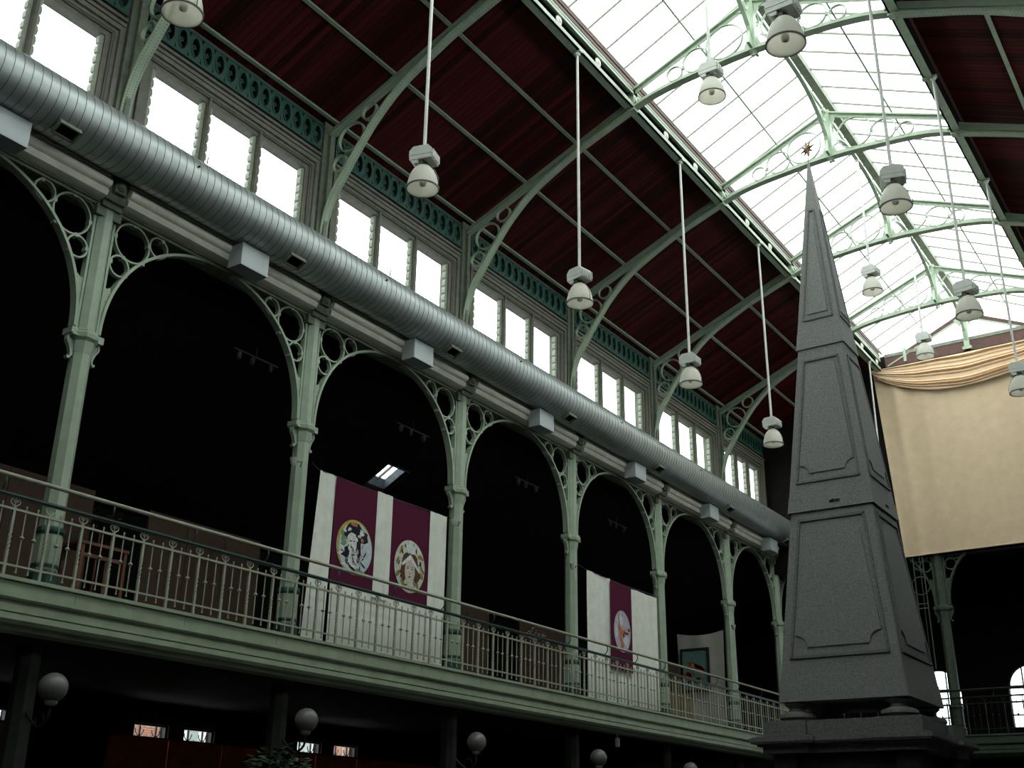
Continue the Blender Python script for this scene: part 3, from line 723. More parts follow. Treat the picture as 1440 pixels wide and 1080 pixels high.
# ------------------------------------------------------------------ gallery railings
def make_railing(L=5.0):
    t = thing('railing', 'x', 'railing', (.64, 0, GZ), 'gallery railing sections')
    MB().box(-.022, .022, 0, L, .915, .945).build('top_rail', 'rail', t)
    MB().box(-.018, .018, 0, L, .15, .175).build('bottom_rail', 'rail', t)
    MB().box(-.045, .045, 0, L, 1.11, 1.14).box(-.02, .02, 0, L, 1.09, 1.11).build('guard_rail', 'rail_teal', t)
    MB().tube([(.10, 0, 1.36), (.10, L, 1.36)], .032, 10).build('handrail', 'rail', t, 40)
    for f_ in (.5, 2.1, 3.7):
        MB().tube(smooth_path([(0, f_, 1.13), (.06, f_+.01, 1.16), (.12, f_, 1.24), (.10, f_, 1.345)], 4), .012, 6).build('handrail_bracket', 'rail_teal', t)
    b = MB(); w = .019
    b.box(-w, w, -w, w, 0, .34); n = 14; vs = []; fs = []
    for i in range(n+1):
        a = PI/4+PI*2.0*i/n; z = .34+.26*i/n
        for k in range(4): vs.append((w*1.41*math.cos(a+k*PI/2), w*1.41*math.sin(a+k*PI/2), z))
    for i in range(n):
        for k in range(4): fs.append((i*4+k, i*4+(k+1) % 4, (i+1)*4+(k+1) % 4, (i+1)*4+k))
    b.add(vs, fs); b.box(-w, w, -w, w, .60, .95)
    for s in (-1, 1):
        b.tube([(0, 0, .95), (0, s*.03, .985), (0, s*.065, 1.01), (0, s*.075, 1.045), (0, s*.05, 1.075), (0, s*.022, 1.06), (0, s*.03, 1.03)], .010, 5)
    b.tube([(0, 0, .95), (0, 0, 1.09)], .011, 5)
    bme_ = b.mesh('baluster', 'rail')
    p = MB().tube([(0,0,.07), (0,0,.98)], .0105, 6)
    p.lathe([(.0, 0), (.018, .02), (.0, .045)], 6, (0,0,.055)); p.lathe([(0, 0), (.017, .02), (0, .05)], 6, (0,0,.97))
    p.lathe([(.010, 0), (.034, .022), (.034, .036), (.010, .058)], 8, (0,0,.53)); pme = p.mesh('picket', 'rail', 40)
    st = L/9
    for i in range(9):
        put('baluster', bme_, t, (0, st*(i+.15), 0))
        for q in (1, 2): put('picket', pme, t, (0, st*(i+.15+q/3), 0))
    return t
RL = ['green iron railing section at the left edge of the gallery', 'green iron railing section under the first full arch', 'green iron railing section in front of the two-portrait banner',
      'green iron railing section between the two purple banners', 'green iron railing section in front of the single-portrait banner', 'green iron railing section in front of the framed painting', 'green iron railing section ending behind the obelisk']
rp_ = None
for k, yb in enumerate(NB):
    if rp_ is None: rp_ = make_railing(); rp_.location = (.64, yb, GZ); rp_['label'] = RL[k]
    else: dup(rp_, (.64, yb, GZ), RL[k])
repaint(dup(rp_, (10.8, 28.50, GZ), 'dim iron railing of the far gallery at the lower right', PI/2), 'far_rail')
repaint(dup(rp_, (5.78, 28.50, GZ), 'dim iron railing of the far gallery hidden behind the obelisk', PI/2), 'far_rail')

# ------------------------------------------------------------------ pendant lamps
def make_lamp(rod_len):
    t = thing('pendant_lamp', 'x', 'lamp', (0,0,0), 'bell-shaped pendant lamps')
    outer = [(.262, -.20), (.258, -.14), (.245, -.06), (.22, .04), (.178, .13), (.12, .20), (.07, .235)]
    inner = [(r-.012, z-.008) for r, z in outer[:-1]]
    MB().lathe(inner[::-1] + [(.262, -.202)] + outer, 28).build('reflector', 'shade', t, 50)
    MB().ring((0,0,-.195), .268, (0,0,1), .02, .012, 28).tube([(.27, 0, -.19), (.275, .0, -.05), (.20, 0, .12), (.12, 0, .24)], .006, 5).tube([(-.27, 0, -.19), (-.275, .0, -.05), (-.20, 0, .12), (-.12, 0, .24)], .006, 5).build('wire_guard', 'wire', t)
    MB().lathe([(0, -.16), (.05, -.13), (.06, -.07), (.035, 0.0), (.03, .14)], 12).build('bulb', 'globe', t, 60)
    MB().lathe([(.07, .22), (.06, .30)], 12).box(-.03, .03, -.12, -.09, .2, .31).box(-.03, .03, .09, .12, .2, .31).build('neck', 'wire', t)
    h = MB().prism([(-.19, .29), (.19, .29), (.20, .46), (.13, .54), (-.13, .54), (-.20, .46)], 1, -.16, .16)
    h.prism([(-.12, .22), (-.04, .22), (-.04, .30), (-.19, .30)], 1, -.15, .15); h.box(-.205, .205, -.165, .165, .37, .38)
    hs = h.build('housing', 'lamp', t)
    fn = MB()
    for i in range(5): fn.box(.19, .225, -.12+.06*i-.01, -.12+.06*i+.01, .30, .45)
    fn.build('cooling_fins', 'lamp', hs)
    MB().tube([(0,0,.53), (0,0,.58)], .026, 8).build('cable_gland', 'wire', t)
    MB().tube([(0,0,.56), (0,0,rod_len)], .030, 10).build('rod', 'rod', t, 40)
    MB().lathe([(.05, rod_len-.03), (.07, rod_len), (.07, rod_len+.02)], 10).build('rod_cap', 'rod', t)
    return t
lp = make_lamp(17.40-11.62); lp2 = make_lamp(17.40-11.80); lp3 = make_lamp(19.15-15.30)
LL = ['pendant lamp at the top left edge of the frame', 'pendant lamp hanging in front of the first arched rib at upper left', 'pendant lamp hanging above the middle of the duct', 'pendant lamp hanging left of the obelisk, third along its row', 'small pendant lamp nearest the obelisk on its left side', 'pendant lamp hidden behind the obelisk', 'pendant lamp behind the obelisk whose rod shows beside the curtain edge']
LR = ['large pendant lamp at the top right against the skylight', 'pendant lamp right of the obelisk star', 'pendant lamp on the right before the gable peak', 'pendant lamp at the right edge in front of the beige curtain']
LC = ['faint pendant lamp against the skylight near the top, nearest of the ridge row', None, 'faint pendant lamp against the skylight right of the obelisk', 'small pendant lamp in front of the curtain swag']
for pr, xx, zz_, lst, y0_ in ((lp, 4.76, 11.62, LL, -2.5), (lp2, 10.95, 11.80, LR, 2.5), (lp3, W/2, 15.30, LC, 7.5)):
    for k, lab in enumerate(lst):
        yy = y0_+5*k
        if lab is None: continue
        if k == 0: pr.location = (xx, yy, zz_); pr['label'] = lab
        else: dup(pr, (xx, yy, zz_), lab, rz=random.uniform(-.3, .3))

# ------------------------------------------------------------------ obelisk
OX, OY = 7.79, 13.14
ob = thing('obelisk', 'tall grey stone obelisk with panelled faces and a spiky star on top', 'obelisk', (OX, OY, 3.35))
oz = lambda z: z-3.35
def block(z0, h0, z1, h1, mb=None):
    mb = mb or MB()
    vs = [(sx*h, sy*h, oz(z)) for z, h in ((z0, h0), (z1, h1)) for sx, sy in ((-1,-1),(1,-1),(1,1),(-1,1))]
    return mb.add(vs, [(3,2,1,0),(4,5,6,7),(0,1,5,4),(1,2,6,5),(2,3,7,6),(3,0,4,7)])
def chamfer_block(z0, h0, z1, h1, c=.025, mb=None):
    mb = mb or MB(); vs = []
    for z, h in ((z0, h0), (z1, h1)):
        cc = min(c, h*.4)
        for a, b in ((-h+cc,-h),(h-cc,-h),(h,-h+cc),(h,h-cc),(h-cc,h),(-h+cc,h),(-h,h-cc),(-h,-h+cc)): vs.append((a, b, oz(z)))
    return mb.add(vs, [tuple(range(8))[::-1], tuple(range(8, 16))] + [(i, (i+1) % 8, 8+(i+1) % 8, 8+i) for i in range(8)])
LEV = dict(low=(4.18, 1.235, 7.98, .845), mid=(7.98, .875, 11.72, .500), top=(11.72, .525, 16.67, .022))
def face_pt(lev, k, u, z, out=0.0):
    # u in metres from the face centre line, z absolute
    z0, h0, z1, h1 = lev; h = h0+(h1-h0)*(z-z0)/(z1-z0)+out
    p = [(u, -h), (h, u), (-u, h), (-h, -u)][k]
    return (p[0], p[1], oz(z))
def hw(lev, z):
    z0, h0, z1, h1 = lev; return h0+(h1-h0)*(z-z0)/(z1-z0)
def face_prism(lev, k, pts, th, mb):
    n = len(pts)
    area = sum(pts[i][0]*pts[(i+1)%n][1]-pts[(i+1)%n][0]*pts[i][1] for i in range(n))
    if area < 0: pts = pts[::-1]
    vs = [face_pt(lev, k, u, z, -.01) for u, z in pts] + [face_pt(lev, k, u, z, th) for u, z in pts]
    return mb.add(vs, [tuple(range(n))[::-1], tuple(range(n, 2*n))] + [(i, (i+1) % n, n+(i+1) % n, n+i) for i in range(n)])
def strip(lev, k, pts, w, th, mb, closed=False):
    # a raised moulding along a polyline drawn on the face
    n = len(pts)
    for i in range(n if closed else n-1):
        a = Vector(pts[i]); b = Vector(pts[(i+1) % n]); d = (b-a).normalized(); nn = Vector((-d.y, d.x))*w/2; e = d*w/2
        q = [a-nn-e, b-nn+e, b+nn+e, a+nn-e]
        face_prism(lev, k, [(v.x, v.y) for v in q], th, mb)
def quarter(cx, cz, r, a0, a1, n=6):
    return [(cx+r*math.cos(a0+(a1-a0)*i/n), cz+r*math.sin(a0+(a1-a0)*i/n)) for i in range(n+1)]
parts = {}
parts['low'] = chamfer_block(4.18, 1.245, 4.60, 1.20); chamfer_block(4.60, 1.192, 7.98, .845, mb=parts['low'])
parts['mid'] = chamfer_block(7.98, .895, 8.32, .86, mb=MB()); chamfer_block(8.32, .852, 11.72, .500, mb=parts['mid'])
parts['top'] = chamfer_block(11.72, .535, 12.12, .495, mb=MB()); chamfer_block(12.12, .485, 16.67, .022, .012, mb=parts['top'])
bl = {}
for nm, lab in (('low', 'lowest block'), ('mid', 'middle block'), ('top', 'pointed top block')):
    bl[nm] = parts[nm].build({'low': 'lower_block', 'mid': 'middle_block', 'top': 'spire'}[nm], 'stone', ob)
for k in range(4):
    # lower block panel
    lv = (4.60, 1.192, 7.98, .845); zb, zt = 5.02, 7.80; m1 = .80
    wB, wT = hw(lv, zb)-.20, hw(lv, zt)-.20
    pn = MB(); strip(lv, k, [(-wB, zb), (wB, zb), (wT, zt), (-wT, zt)], .055, .035, pn, True); pn.build('panel_frame', 'stone_edge', bl['low'])
    iB, iT = wB-.10, wT-.10; z2, z3 = zb+.18, zt-.14; r = .24
    ins = quarter(-iB, z2, r, PI/2, 0) + quarter(iB, z2, r, PI, PI/2) + quarter(iT, z3, r*.8, -PI/2, -PI) + quarter(-iT, z3, r*.8, 0, -PI/2)
    mb = MB(); face_prism(lv, k, ins, .028, mb); mb.build('raised_panel', 'stone', bl['low'])
    # middle block panel
    lv = (8.32, .852, 11.72, .500); zb, zt = 8.62, 11.42
    wB, wT = hw(lv, zb)-.17, hw(lv, zt)-.16
    pn = MB(); strip(lv, k, [(-wB, zb), (wB, zb), (wT, zt), (-wT, zt)], .045, .032, pn, True); pn.build('panel_frame', 'stone_edge', bl['mid'])
    iB, iT = wB-.08, wT-.07; z2, z3 = zb+.18, zt-.12; r = .19
    ins = quarter(-iB, z2, r, PI/2, 0) + quarter(iB, z2, r, PI, PI/2) + [(iT, z3), (-iT, z3)]
    mb = MB(); face_prism(lv, k, ins, .026, mb); mb.build('raised_panel', 'stone', bl['mid'])
    # spire panel
    lv = (12.12, .485, 16.67, .022); zb, zt = 12.42, 15.3
    wB, wT = hw(lv, zb)-.13, max(hw(lv, zt)-.10, .02)
    pn = MB(); strip(lv, k, [(-wB, zb), (wB, zb), (wT, zt), (-wT, zt)], .035, .026, pn, True); pn.build('panel_frame', 'stone_edge', bl['top'])
    ins = [(-wB+.09, zb+.14), (wB-.09, zb+.14), (.03, zt-.5), (-.03, zt-.5)]
    mb = MB(); face_prism(lv, k, ins, .022, mb); mb.build('raised_panel', 'stone', bl['top'])
    mb = MB(); lv = (7.98, .895, 8.32, .86); rr = random.Random(k)
    for q in range(7):
        u = .02+.03*q; face_prism(lv, k, [(u-.012, 8.10), (u+.012, 8.10), (u+.014+rr.uniform(-.02,.02), 8.155), (u-.01, 8.15)], .006, mb)
    strip(lv, k, [(.0, 8.10), (.22, 8.10)], .012, .005, mb); strip(lv, k, [(.06, 8.155), (.2, 8.15)], .012, .005, mb)
    mb.build('chipped_mark', 'hole', bl['mid'])
# star
star = MB(); nsp = 8
for i in range(nsp):
    a = 2*PI*i/nsp+.2; L_ = .30 if i % 2 == 0 else .24
    d = Vector((math.cos(a)*.85, -math.cos(a)*.2, math.sin(a))); c = Vector((0, 0, oz(17.07)))
    sd = Vector((-math.sin(a), 0, math.cos(a)))*.055; f_ = Vector((.25, 1, 0)).normalized()*.045
    star.add([c+sd, c+f_, c-sd, c-f_, c+d*L_], [(0,1,4),(1,2,4),(2,3,4),(3,0,4),(3,2,1,0)])
star.build('star', 'brass', ob)
MB().tube([(0,0,oz(16.6)), (0,0,oz(17.07))], .012, 6).build('star_stem', 'brass', ob)
# feet and base slab; dimmer light low down put into the darker stone
ft = MB().lathe([(.20, 0), (.30, .02), (.345, .08), (.33, .14), (.24, .175), (.17, .20), (.15, .26), (.20, .30), (.24, .33), (.20, .37)], 22).mesh('foot', 'stone_edge', 40)
for sx in (-1, 1):
    for sy in (-1, 1): put('foot', ft, ob, (sx*.98, sy*.98, oz(3.81)))
sl = MB()
def moulded(mb, x0, x1, y0, y1, off):
    for z0, z1, o_ in ((3.53, 3.81, 0), (3.50, 3.53, .10), (3.48, 3.51, .17), (3.42, 3.49, .21), (3.39, 3.43, .19), (3.34, 3.40, .10), (3.22, 3.35, .02)):
        mb.box(x0-o_, x1+o_, y0-o_, y1+o_, oz(z0), oz(z1))
moulded(sl, -1.40, 1.40, -1.40, 1.40, 0)
sl.build('base_slab', 'stone_edge', ob)
for sx in (-1, 1):
    for sy in (-1, 1):
        c_ = MB(); moulded(c_, sx*1.08-.42, sx*1.08+.42, sy*1.08-.42, sy*1.08+.42, 0); c_.build('corner_pedestal', 'stone_edge', ob)
pd = MB().box(-1.25, 1.25, -1.25, 1.25, oz(0.35), oz(3.22)); pd.box(-1.9, 1.9, -1.9, 1.9, oz(0), oz(.35))
pd.build('pedestal', 'dark_stone', ob)
for k in range(4):
    p_ = MB(); sx, sy = ((-1,-1),(1,-1),(1,1),(-1,1))[k]
    p_.box(sx*1.15-.22, sx*1.15+.22, sy*1.15-.22, sy*1.15+.22, oz(.35), oz(3.22)); p_.build('corner_pier', 'dark_stone', ob)

# ------------------------------------------------------------------ big curtain with swag
cu = thing('stage_curtain', 'large beige curtain with a gathered swag hung across the end wall', 'curtain', (W/2, 29.04, 10.75))
cx0, cx1 = 4.42-W/2, 11.16-W/2
def sheet(u, v):
    x = cx0+(cx1-cx0)*u + .38*(1-v)*(1-u)**6*1.0; z = 6.85*v
    y = .06*math.sin(u*44)*math.exp(-u*4.5) + .02*math.sin(u*90+v*2)*math.exp(-u*9) + .02*math.sin(u*9+v*1.5)
    return (x, y, z+.03*math.sin(u*3.1))
MB().cloth(sheet, 90, 12, .012, (0,-1,0)).build('sheet', 'curtain', cu, 60)
MB().tube([(cx0+(cx1-cx0)*t/30+.38*(1-t/30)**6, -.02, .03*math.sin(t/30*3.1)) for t in range(31)], .028, 6).build('hem', 'curtain', cu, 60)
FC = [.10, .24, .36, .47, .57, .67, .76, .85, .93, 1.0]          # fold crests down the swag
def swag(u, v):
    x = cx0-.02+(cx1-cx0+.04)*u
    s_ = max(math.sin(PI*u), 0)**.62
    top = 6.93 + .03*u - .03*s_; sag = .10+1.16*s_*(1+.05*math.sin(u*7))
    z = top - sag*(v**1.05)
    vv = v + .018*math.sin(u*9) + .012*math.sin(u*23)
    lo = 0.0; h = 0.0
    for c in FC:
        if vv <= c or c == FC[-1]:
            t_ = min(max((vv-lo)/(c-lo), 0), 1); h = (t_**1.6)*(1 if t_ < .86 else (1-t_)/.14); break
        lo = c
    y = -.06-.10*s_*v - .19*s_*h*(.55+.45*math.sin(vv*17))
    return (x, y, z)
MB().cloth(swag, 56, 110, .01, (0,-1,0)).build('swag', 'swag', cu, 70)

# ------------------------------------------------------------------ banners
LIFT = [0]
def lift(x):
    LIFT[0] = (LIFT[0]+1) % 9; return x+.0002*LIFT[0]
def disc(mb, cy, cz, ry, rz, x, n=32, th=.003, a0=0):
    x = lift(x)
    mb.prism([(cy+ry*math.cos(2*PI*i/n+a0), cz+rz*math.sin(2*PI*i/n+a0)) for i in range(n)], 0, x-th, x)
def blob(mb, cy, cz, ry, rz, x, rnd, n=14, jit=.25, th=.003, tilt=0.0):
    x = lift(x)
    P_ = []
    for i in range(n):
        a = 2*PI*i/n; q = 1+rnd.uniform(-jit, jit); u = ry*q*math.cos(a); v = rz*q*math.sin(a)
        P_.append((cy+u*math.cos(tilt)-v*math.sin(tilt), cz+u*math.sin(tilt)+v*math.cos(tilt)))
    mb.prism(P_, 0, x-th, x)
C_ = {n: plain('print_'+n, c) for n, c in dict(cream=(.55,.55,.47), skin=(.56,.50,.44), brown=(.10,.05,.03), olive=(.22,.20,.05), dark=(.02,.02,.03), pale=(.50,.58,.60),
      green=(.20,.30,.14), blue=(.20,.27,.36), lilac=(.42,.38,.46), orange=(.48,.17,.09), rust=(.26,.07,.03), lip=(.30,.06,.05), white=(.66,.67,.64), yellow=(.42,.36,.10), teal=(.10,.2,.18)).items()}
def layer(parent, name, cname, fn):
    # every printed shape becomes an object of its own
    mb = MB(); fn(mb); n = len(mb.v); own = list(range(n))
    def find(i):
        while own[i] != i: i = own[i]
        return i
    for f in mb.f:
        for i in f[1:]: own[find(i)] = find(f[0])
    groups = {}
    for f in mb.f: groups.setdefault(find(f[0]), []).append(f)
    for fs in groups.values():
        used = sorted({i for f in fs for i in f}); ix = {v: k for k, v in enumerate(used)}
        q = MB(); q.add([mb.v[i] for i in used], [tuple(ix[i] for i in f) for f in fs]); q.build(name, C_[cname], parent)
def folds(y0_, y1_, z0_, z1_, amp, seed, diag=0.0, x=0.0):
    rnd = random.Random(seed); ph = rnd.uniform(0, 6)
    def f_(u, v):
        return (x+amp*(math.sin(u*11+ph+diag*v)*.6+math.sin(u*23+ph*2+diag*2*v)*.4)*(.5+.5*v), y0_+(y1_-y0_)*u, z0_+(z1_-z0_)*v)
    return f_
# first banner: two portraits
b1 = thing('portrait_banner', 'white cloth banner with two purple panels bearing round portraits', 'banner', (.12, 5.4, 4.95))
MB().cloth(folds(.55, 4.05, 0, 3.22, .006, 3), 24, 10, .006, (1,0,0)).build('backing_cloth', 'white_cloth', b1, 60)
def left_strip(u, v):
    y_ = (-.14 + .17*v) + ((.50+.08*(1-v)))*u
    return (.012+.022*math.sin(u*9+2*v)*(.4+.6*v), y_, 3.28*v-.02)
MB().cloth(left_strip, 16, 12, .006, (1,0,0)).build('white_strip', 'white_cloth', b1, 60)
MB().cloth(folds(1.74, 2.22, 1.1, 3.27, .016, 6, 1.0, .035), 14, 10, .006, (1,0,0)).build('white_strip', 'white_cloth', b1, 60)
MB().cloth(folds(3.48, 4.06, 0, 3.27, .012, 8, .6, .035), 14, 10, .006, (1,0,0)).build('white_strip', 'white_cloth', b1, 60)
for a, b in ((.5, 1.76), (2.20, 3.50)):
    MB().cloth(folds(a, b, 1.2, 3.24, .002, 5, 0, .022), 10, 4, .006, (1,0,0)).build('purple_panel', 'purple', b1, 60)
MB().tube([(.0, -.2, 3.36), (.0, .0, 3.27), (0, 2.0, 3.25), (0, 4.1, 3.29), (0, 4.42, 3.29)], .008, 5).build('hanging_cord', 'wire', b1)
rnd = random.Random(21); cy, cz = 1.13, 1.97
md = MB(); disc(md, cy, cz, .525, .545, .034); md = md.build('medallion', C_['yellow'], b1)
layer(md, 'print_ground', 'pale', lambda m_: (disc(m_, cy+.03, cz-.02, .49, .51, .037)))
layer(md, 'print_foliage', 'green', lambda m_: [blob(m_, cy+rnd.uniform(-.36,-.24), cz+rnd.uniform(-.16,.2), .08, .05, .039, rnd, tilt=rnd.uniform(0,3)) for _ in range(6)] + [blob(m_, cy+.12, cz-.45, .2, .06, .039, rnd)])
layer(md, 'print_hair', 'dark', lambda m_: [blob(m_, cy+.02, cz+.26, .33, .20, .041, rnd, 18, .2), blob(m_, cy-.22, cz-.15, .15, .12, .041, rnd), blob(m_, cy+.10, cz+.02, .09, .24, .041, rnd, tilt=.2), blob(m_, cy-.10, cz-.36, .16, .05, .041, rnd, tilt=-.7)])
layer(md, 'print_face', 'white', lambda m_: [blob(m_, cy-.09, cz+.08, .14, .20, .043, rnd, 14, .12), blob(m_, cy-.04, cz-.28, .13, .16, .043, rnd, tilt=.4)])
layer(md, 'print_flower', 'white', lambda m_: [blob(m_, cy+rnd.uniform(-.34,.28), cz+rnd.uniform(.15,.36), .05, .035, .045, rnd, 9, .4, tilt=rnd.uniform(0,3)) for _ in range(9)] + [blob(m_, cy+rnd.uniform(-.42,.0), cz+rnd.uniform(-.4,-.02), .07, .028, .045, rnd, 9, .4, tilt=rnd.uniform(0,3)) for _ in range(9)])
layer(md, 'print_line', 'dark', lambda m_: [blob(m_, cy-.13, cz+.10, .045, .012, .047, rnd, 8, .2), blob(m_, cy-.04, cz+.11, .03, .010, .047, rnd, 8, .2), blob(m_, cy-.10, cz-.02, .035, .012, .047, rnd, 8), blob(m_, cy-.05, cz-.24, .012, .12, .047, rnd, 8, .3, tilt=.3), blob(m_, cy+.3, cz-.1, .07, .015, .047, rnd, 8, .3, tilt=1.0), blob(m_, cy+.25, cz-.3, .09, .015, .047, rnd, 8, .3, tilt=-.6)])
layer(md, 'print_line', 'dark', lambda m_: [blob(m_, cy+rnd.uniform(-.3,.3), cz+rnd.uniform(-.42,.1), .05, .012, .0475, rnd, 8, .4, tilt=rnd.uniform(0,3)) for _ in range(12)])
layer(md, 'print_highlight', 'lilac', lambda m_: [blob(m_, cy+rnd.uniform(-.1,.3), cz+rnd.uniform(-.4,.05), .06, .03, .0455, rnd, 8, .4, tilt=rnd.uniform(0,3)) for _ in range(7)])
layer(md, 'print_tint', 'orange', lambda m_: [blob(m_, cy+.20, cz+.18, .04, .05, .046, rnd, 8), blob(m_, cy+.10, cz-.25, .03, .06, .046, rnd, 8), blob(m_, cy-.06, cz+.44, .12, .03, .046, rnd, 8)])
cy, cz = 2.86, 1.93
md = MB(); disc(md, cy, cz, .50, .55, .034); md = md.build('medallion', C_['cream'], b1)
layer(md, 'print_foliage', 'olive', lambda m_: [blob(m_, cy+.40*math.cos(a*.6), cz+.44*math.sin(a*.6), .10, .045, .037, rnd, 9, .4, tilt=rnd.uniform(0, 3)) for a in range(11)])
layer(md, 'print_foliage_shadow', 'dark', lambda m_: [blob(m_, cy+.36*math.cos(a*.7+.3), cz+.40*math.sin(a*.7+.3), .06, .018, .039, rnd, 8, .4, tilt=rnd.uniform(0, 3)) for a in range(10)])
layer(md, 'print_hair', 'brown', lambda m_: [blob(m_, cy+.0, cz+.02, .28, .27, .041, rnd, 18, .1), blob(m_, cy-.20, cz-.16, .10, .15, .041, rnd), blob(m_, cy+.21, cz-.18, .10, .16, .041, rnd)])
layer(md, 'print_face', 'skin', lambda m_: (disc(m_, cy, cz-.10, .165, .25, .043, 20), m_.prism([(cy-.08, cz-.5), (cy+.1, cz-.5), (cy+.08, cz-.25), (cy-.07, cz-.25)], 0, .039, .0425)))
layer(md, 'print_headband', 'white', lambda m_: (m_.prism([(cy-.24, cz-.02), (cy-.28, cz+.02), (cy-.02, cz+.24), (cy+.02, cz+.24), (cy+.30, cz-.02), (cy+.26, cz-.06), (cy, cz+.15)], 0, .043, .046), blob(m_, cy, cz+.40, .08, .14, .046, rnd, 12, .15), blob(m_, cy-.09, cz+.36, .05, .12, .046, rnd, 12, .15, tilt=.5), blob(m_, cy+.09, cz+.36, .05, .12, .046, rnd, 12, .15, tilt=-.5)))
layer(md, 'print_eye', 'dark', lambda m_: (disc(m_, cy-.07, cz-.05, .035, .010, .047, 10), disc(m_, cy+.07, cz-.05, .035, .010, .047, 10), disc(m_, cy-.07, cz-.01, .045, .006, .047, 10), disc(m_, cy+.07, cz-.01, .045, .006, .047, 10), disc(m_, cy+.01, cz-.15, .02, .010, .047, 8)))
layer(md, 'print_mouth', 'lip', lambda m_: disc(m_, cy, cz-.22, .045, .015, .047, 12))
# second banner: one portrait
b2 = thing('portrait_banner', 'white cloth banner with one narrow purple panel and a pale lilac medallion', 'banner', (.12, 15.55, 4.98))
def dfold(u, v): return (.03*math.sin(u*5.5+1.2*v)*(.3+.7*v)+.012*math.sin(u*17+5*v), .03+1.25*u, 3.25*v)
MB().cloth(dfold, 20, 12, .006, (1,0,0)).build('white_strip', 'white_cloth', b2, 60)
MB().cloth(folds(2.38, 4.0, .05, 3.2, .02, 12, 1.4, .01), 26, 12, .006, (1,0,0)).build('white_strip', 'white_cloth', b2, 60)
MB().cloth(folds(1.2, 2.45, 0, 1.2, .01, 14, .4, -.02), 14, 8, .006, (1,0,0)).build('white_strip', 'white_cloth', b2, 60)
MB().cloth(folds(1.22, 2.40, .88, 3.2, .003, 13, 0, .045), 10, 4, .006, (1,0,0)).build('purple_panel', 'purple', b2, 60)
MB().tube([(0, -.4, 3.32), (0, 0, 3.27), (0, 2, 3.22), (0, 4.0, 3.27), (0, 4.3, 3.29)], .008, 5).build('hanging_cord', 'wire', b2)
cy, cz = 1.82, 1.92
md = MB(); disc(md, cy, cz, .46, .56, .058); md = md.build('medallion', C_['lilac'], b2)
layer(md, 'print_highlight', 'pale', lambda m_: [blob(m_, cy-.12, cz+.3, .18, .15, .061, rnd), blob(m_, cy-.33, cz-.05, .07, .2, .061, rnd), blob(m_, cy+.2, cz-.25, .14, .15, .061, rnd)])
layer(md, 'print_figure', 'orange', lambda m_: [blob(m_, cy-.12, cz-.05, .09, .30, .063, rnd, 14, .3, tilt=.2), blob(m_, cy-.02, cz-.36, .08, .12, .063, rnd), blob(m_, cy+.07, cz-.03, .13, .09, .063, rnd), blob(m_, cy-.2, cz+.32, .04, .12, .063, rnd)])
layer(md, 'print_detail', 'brown', lambda m_: [blob(m_, cy+.22, cz-.02, .14, .03, .065, rnd, 10, .4), blob(m_, cy+.34, cz+.08, .06, .04, .065, rnd, 9, .4), blob(m_, cy+.05, cz-.12, .03, .07, .065, rnd, 9, .4)])
# third: framed painting on a draped cloth, hung across the aisle
b3 = thing('framed_painting', 'black-framed painting hung on a draped white cloth near the obelisk', 'painting', (-1.68, 24.55, 5.0))
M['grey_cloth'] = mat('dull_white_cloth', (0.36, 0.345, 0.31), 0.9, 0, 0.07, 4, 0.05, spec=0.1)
def dc(u, v):
    t_ = math.sin(u*PI)
    return (1.64*u+.08*(1-v)*(1-2*u)*.4, .02*math.sin(u*14+4*v)*(1-.3*v)-.02*math.sin(v*6+u*5), 3.04*v - .10*t_*v**6)
MB().cloth(dc, 26, 16, .006, (0,-1,0)).build('backing_cloth', 'grey_cloth', b3, 60)
MB().box(.20, 1.08, -.09, -.05, 1.2, 2.46).build('canvas', C_['teal'], b3)
fr = MB().box(.14, .21, -.12, -.04, 1.14, 2.52).box(1.07, 1.14, -.12, -.04, 1.14, 2.52).box(.21, 1.07, -.12, -.04, 2.45, 2.52).box(.21, 1.07, -.12, -.04, 1.14, 1.21)
fr.build('frame', 'black_frame', b3)
def vb(mb, cx, cz, rx, rz, y, jit=.35, tilt=0):
    P_ = []
    for i in range(12):
        a = 2*PI*i/12; q = 1+rnd.uniform(-jit, jit); u = rx*q*math.cos(a); v = rz*q*math.sin(a)
        P_.append((cx+u*math.cos(tilt)-v*math.sin(tilt), cz+u*math.sin(tilt)+v*math.cos(tilt)))
    mb.prism(P_, 1, y, y+.003)
layer(b3, 'paint_stroke', 'rust', lambda m_: [vb(m_, .62+.3*math.cos(q*1.7)*.7, 1.85+.18*math.sin(q*2.3), .17, .06, -.093, tilt=-.5+rnd.uniform(-.3,.3)) for q in range(7)])
layer(b3, 'paint_stroke', 'orange', lambda m_: [vb(m_, .66+.3*math.cos(q*2.1)*.6, 1.8+.2*math.sin(q*1.3), .10, .03, -.096, tilt=-.6+rnd.uniform(-.3,.3)) for q in range(6)])
layer(b3, 'paint_stroke', 'dark', lambda m_: [vb(m_, .45+.14*q, 1.45+.05*q, .10, .05, -.093) for q in range(3)])

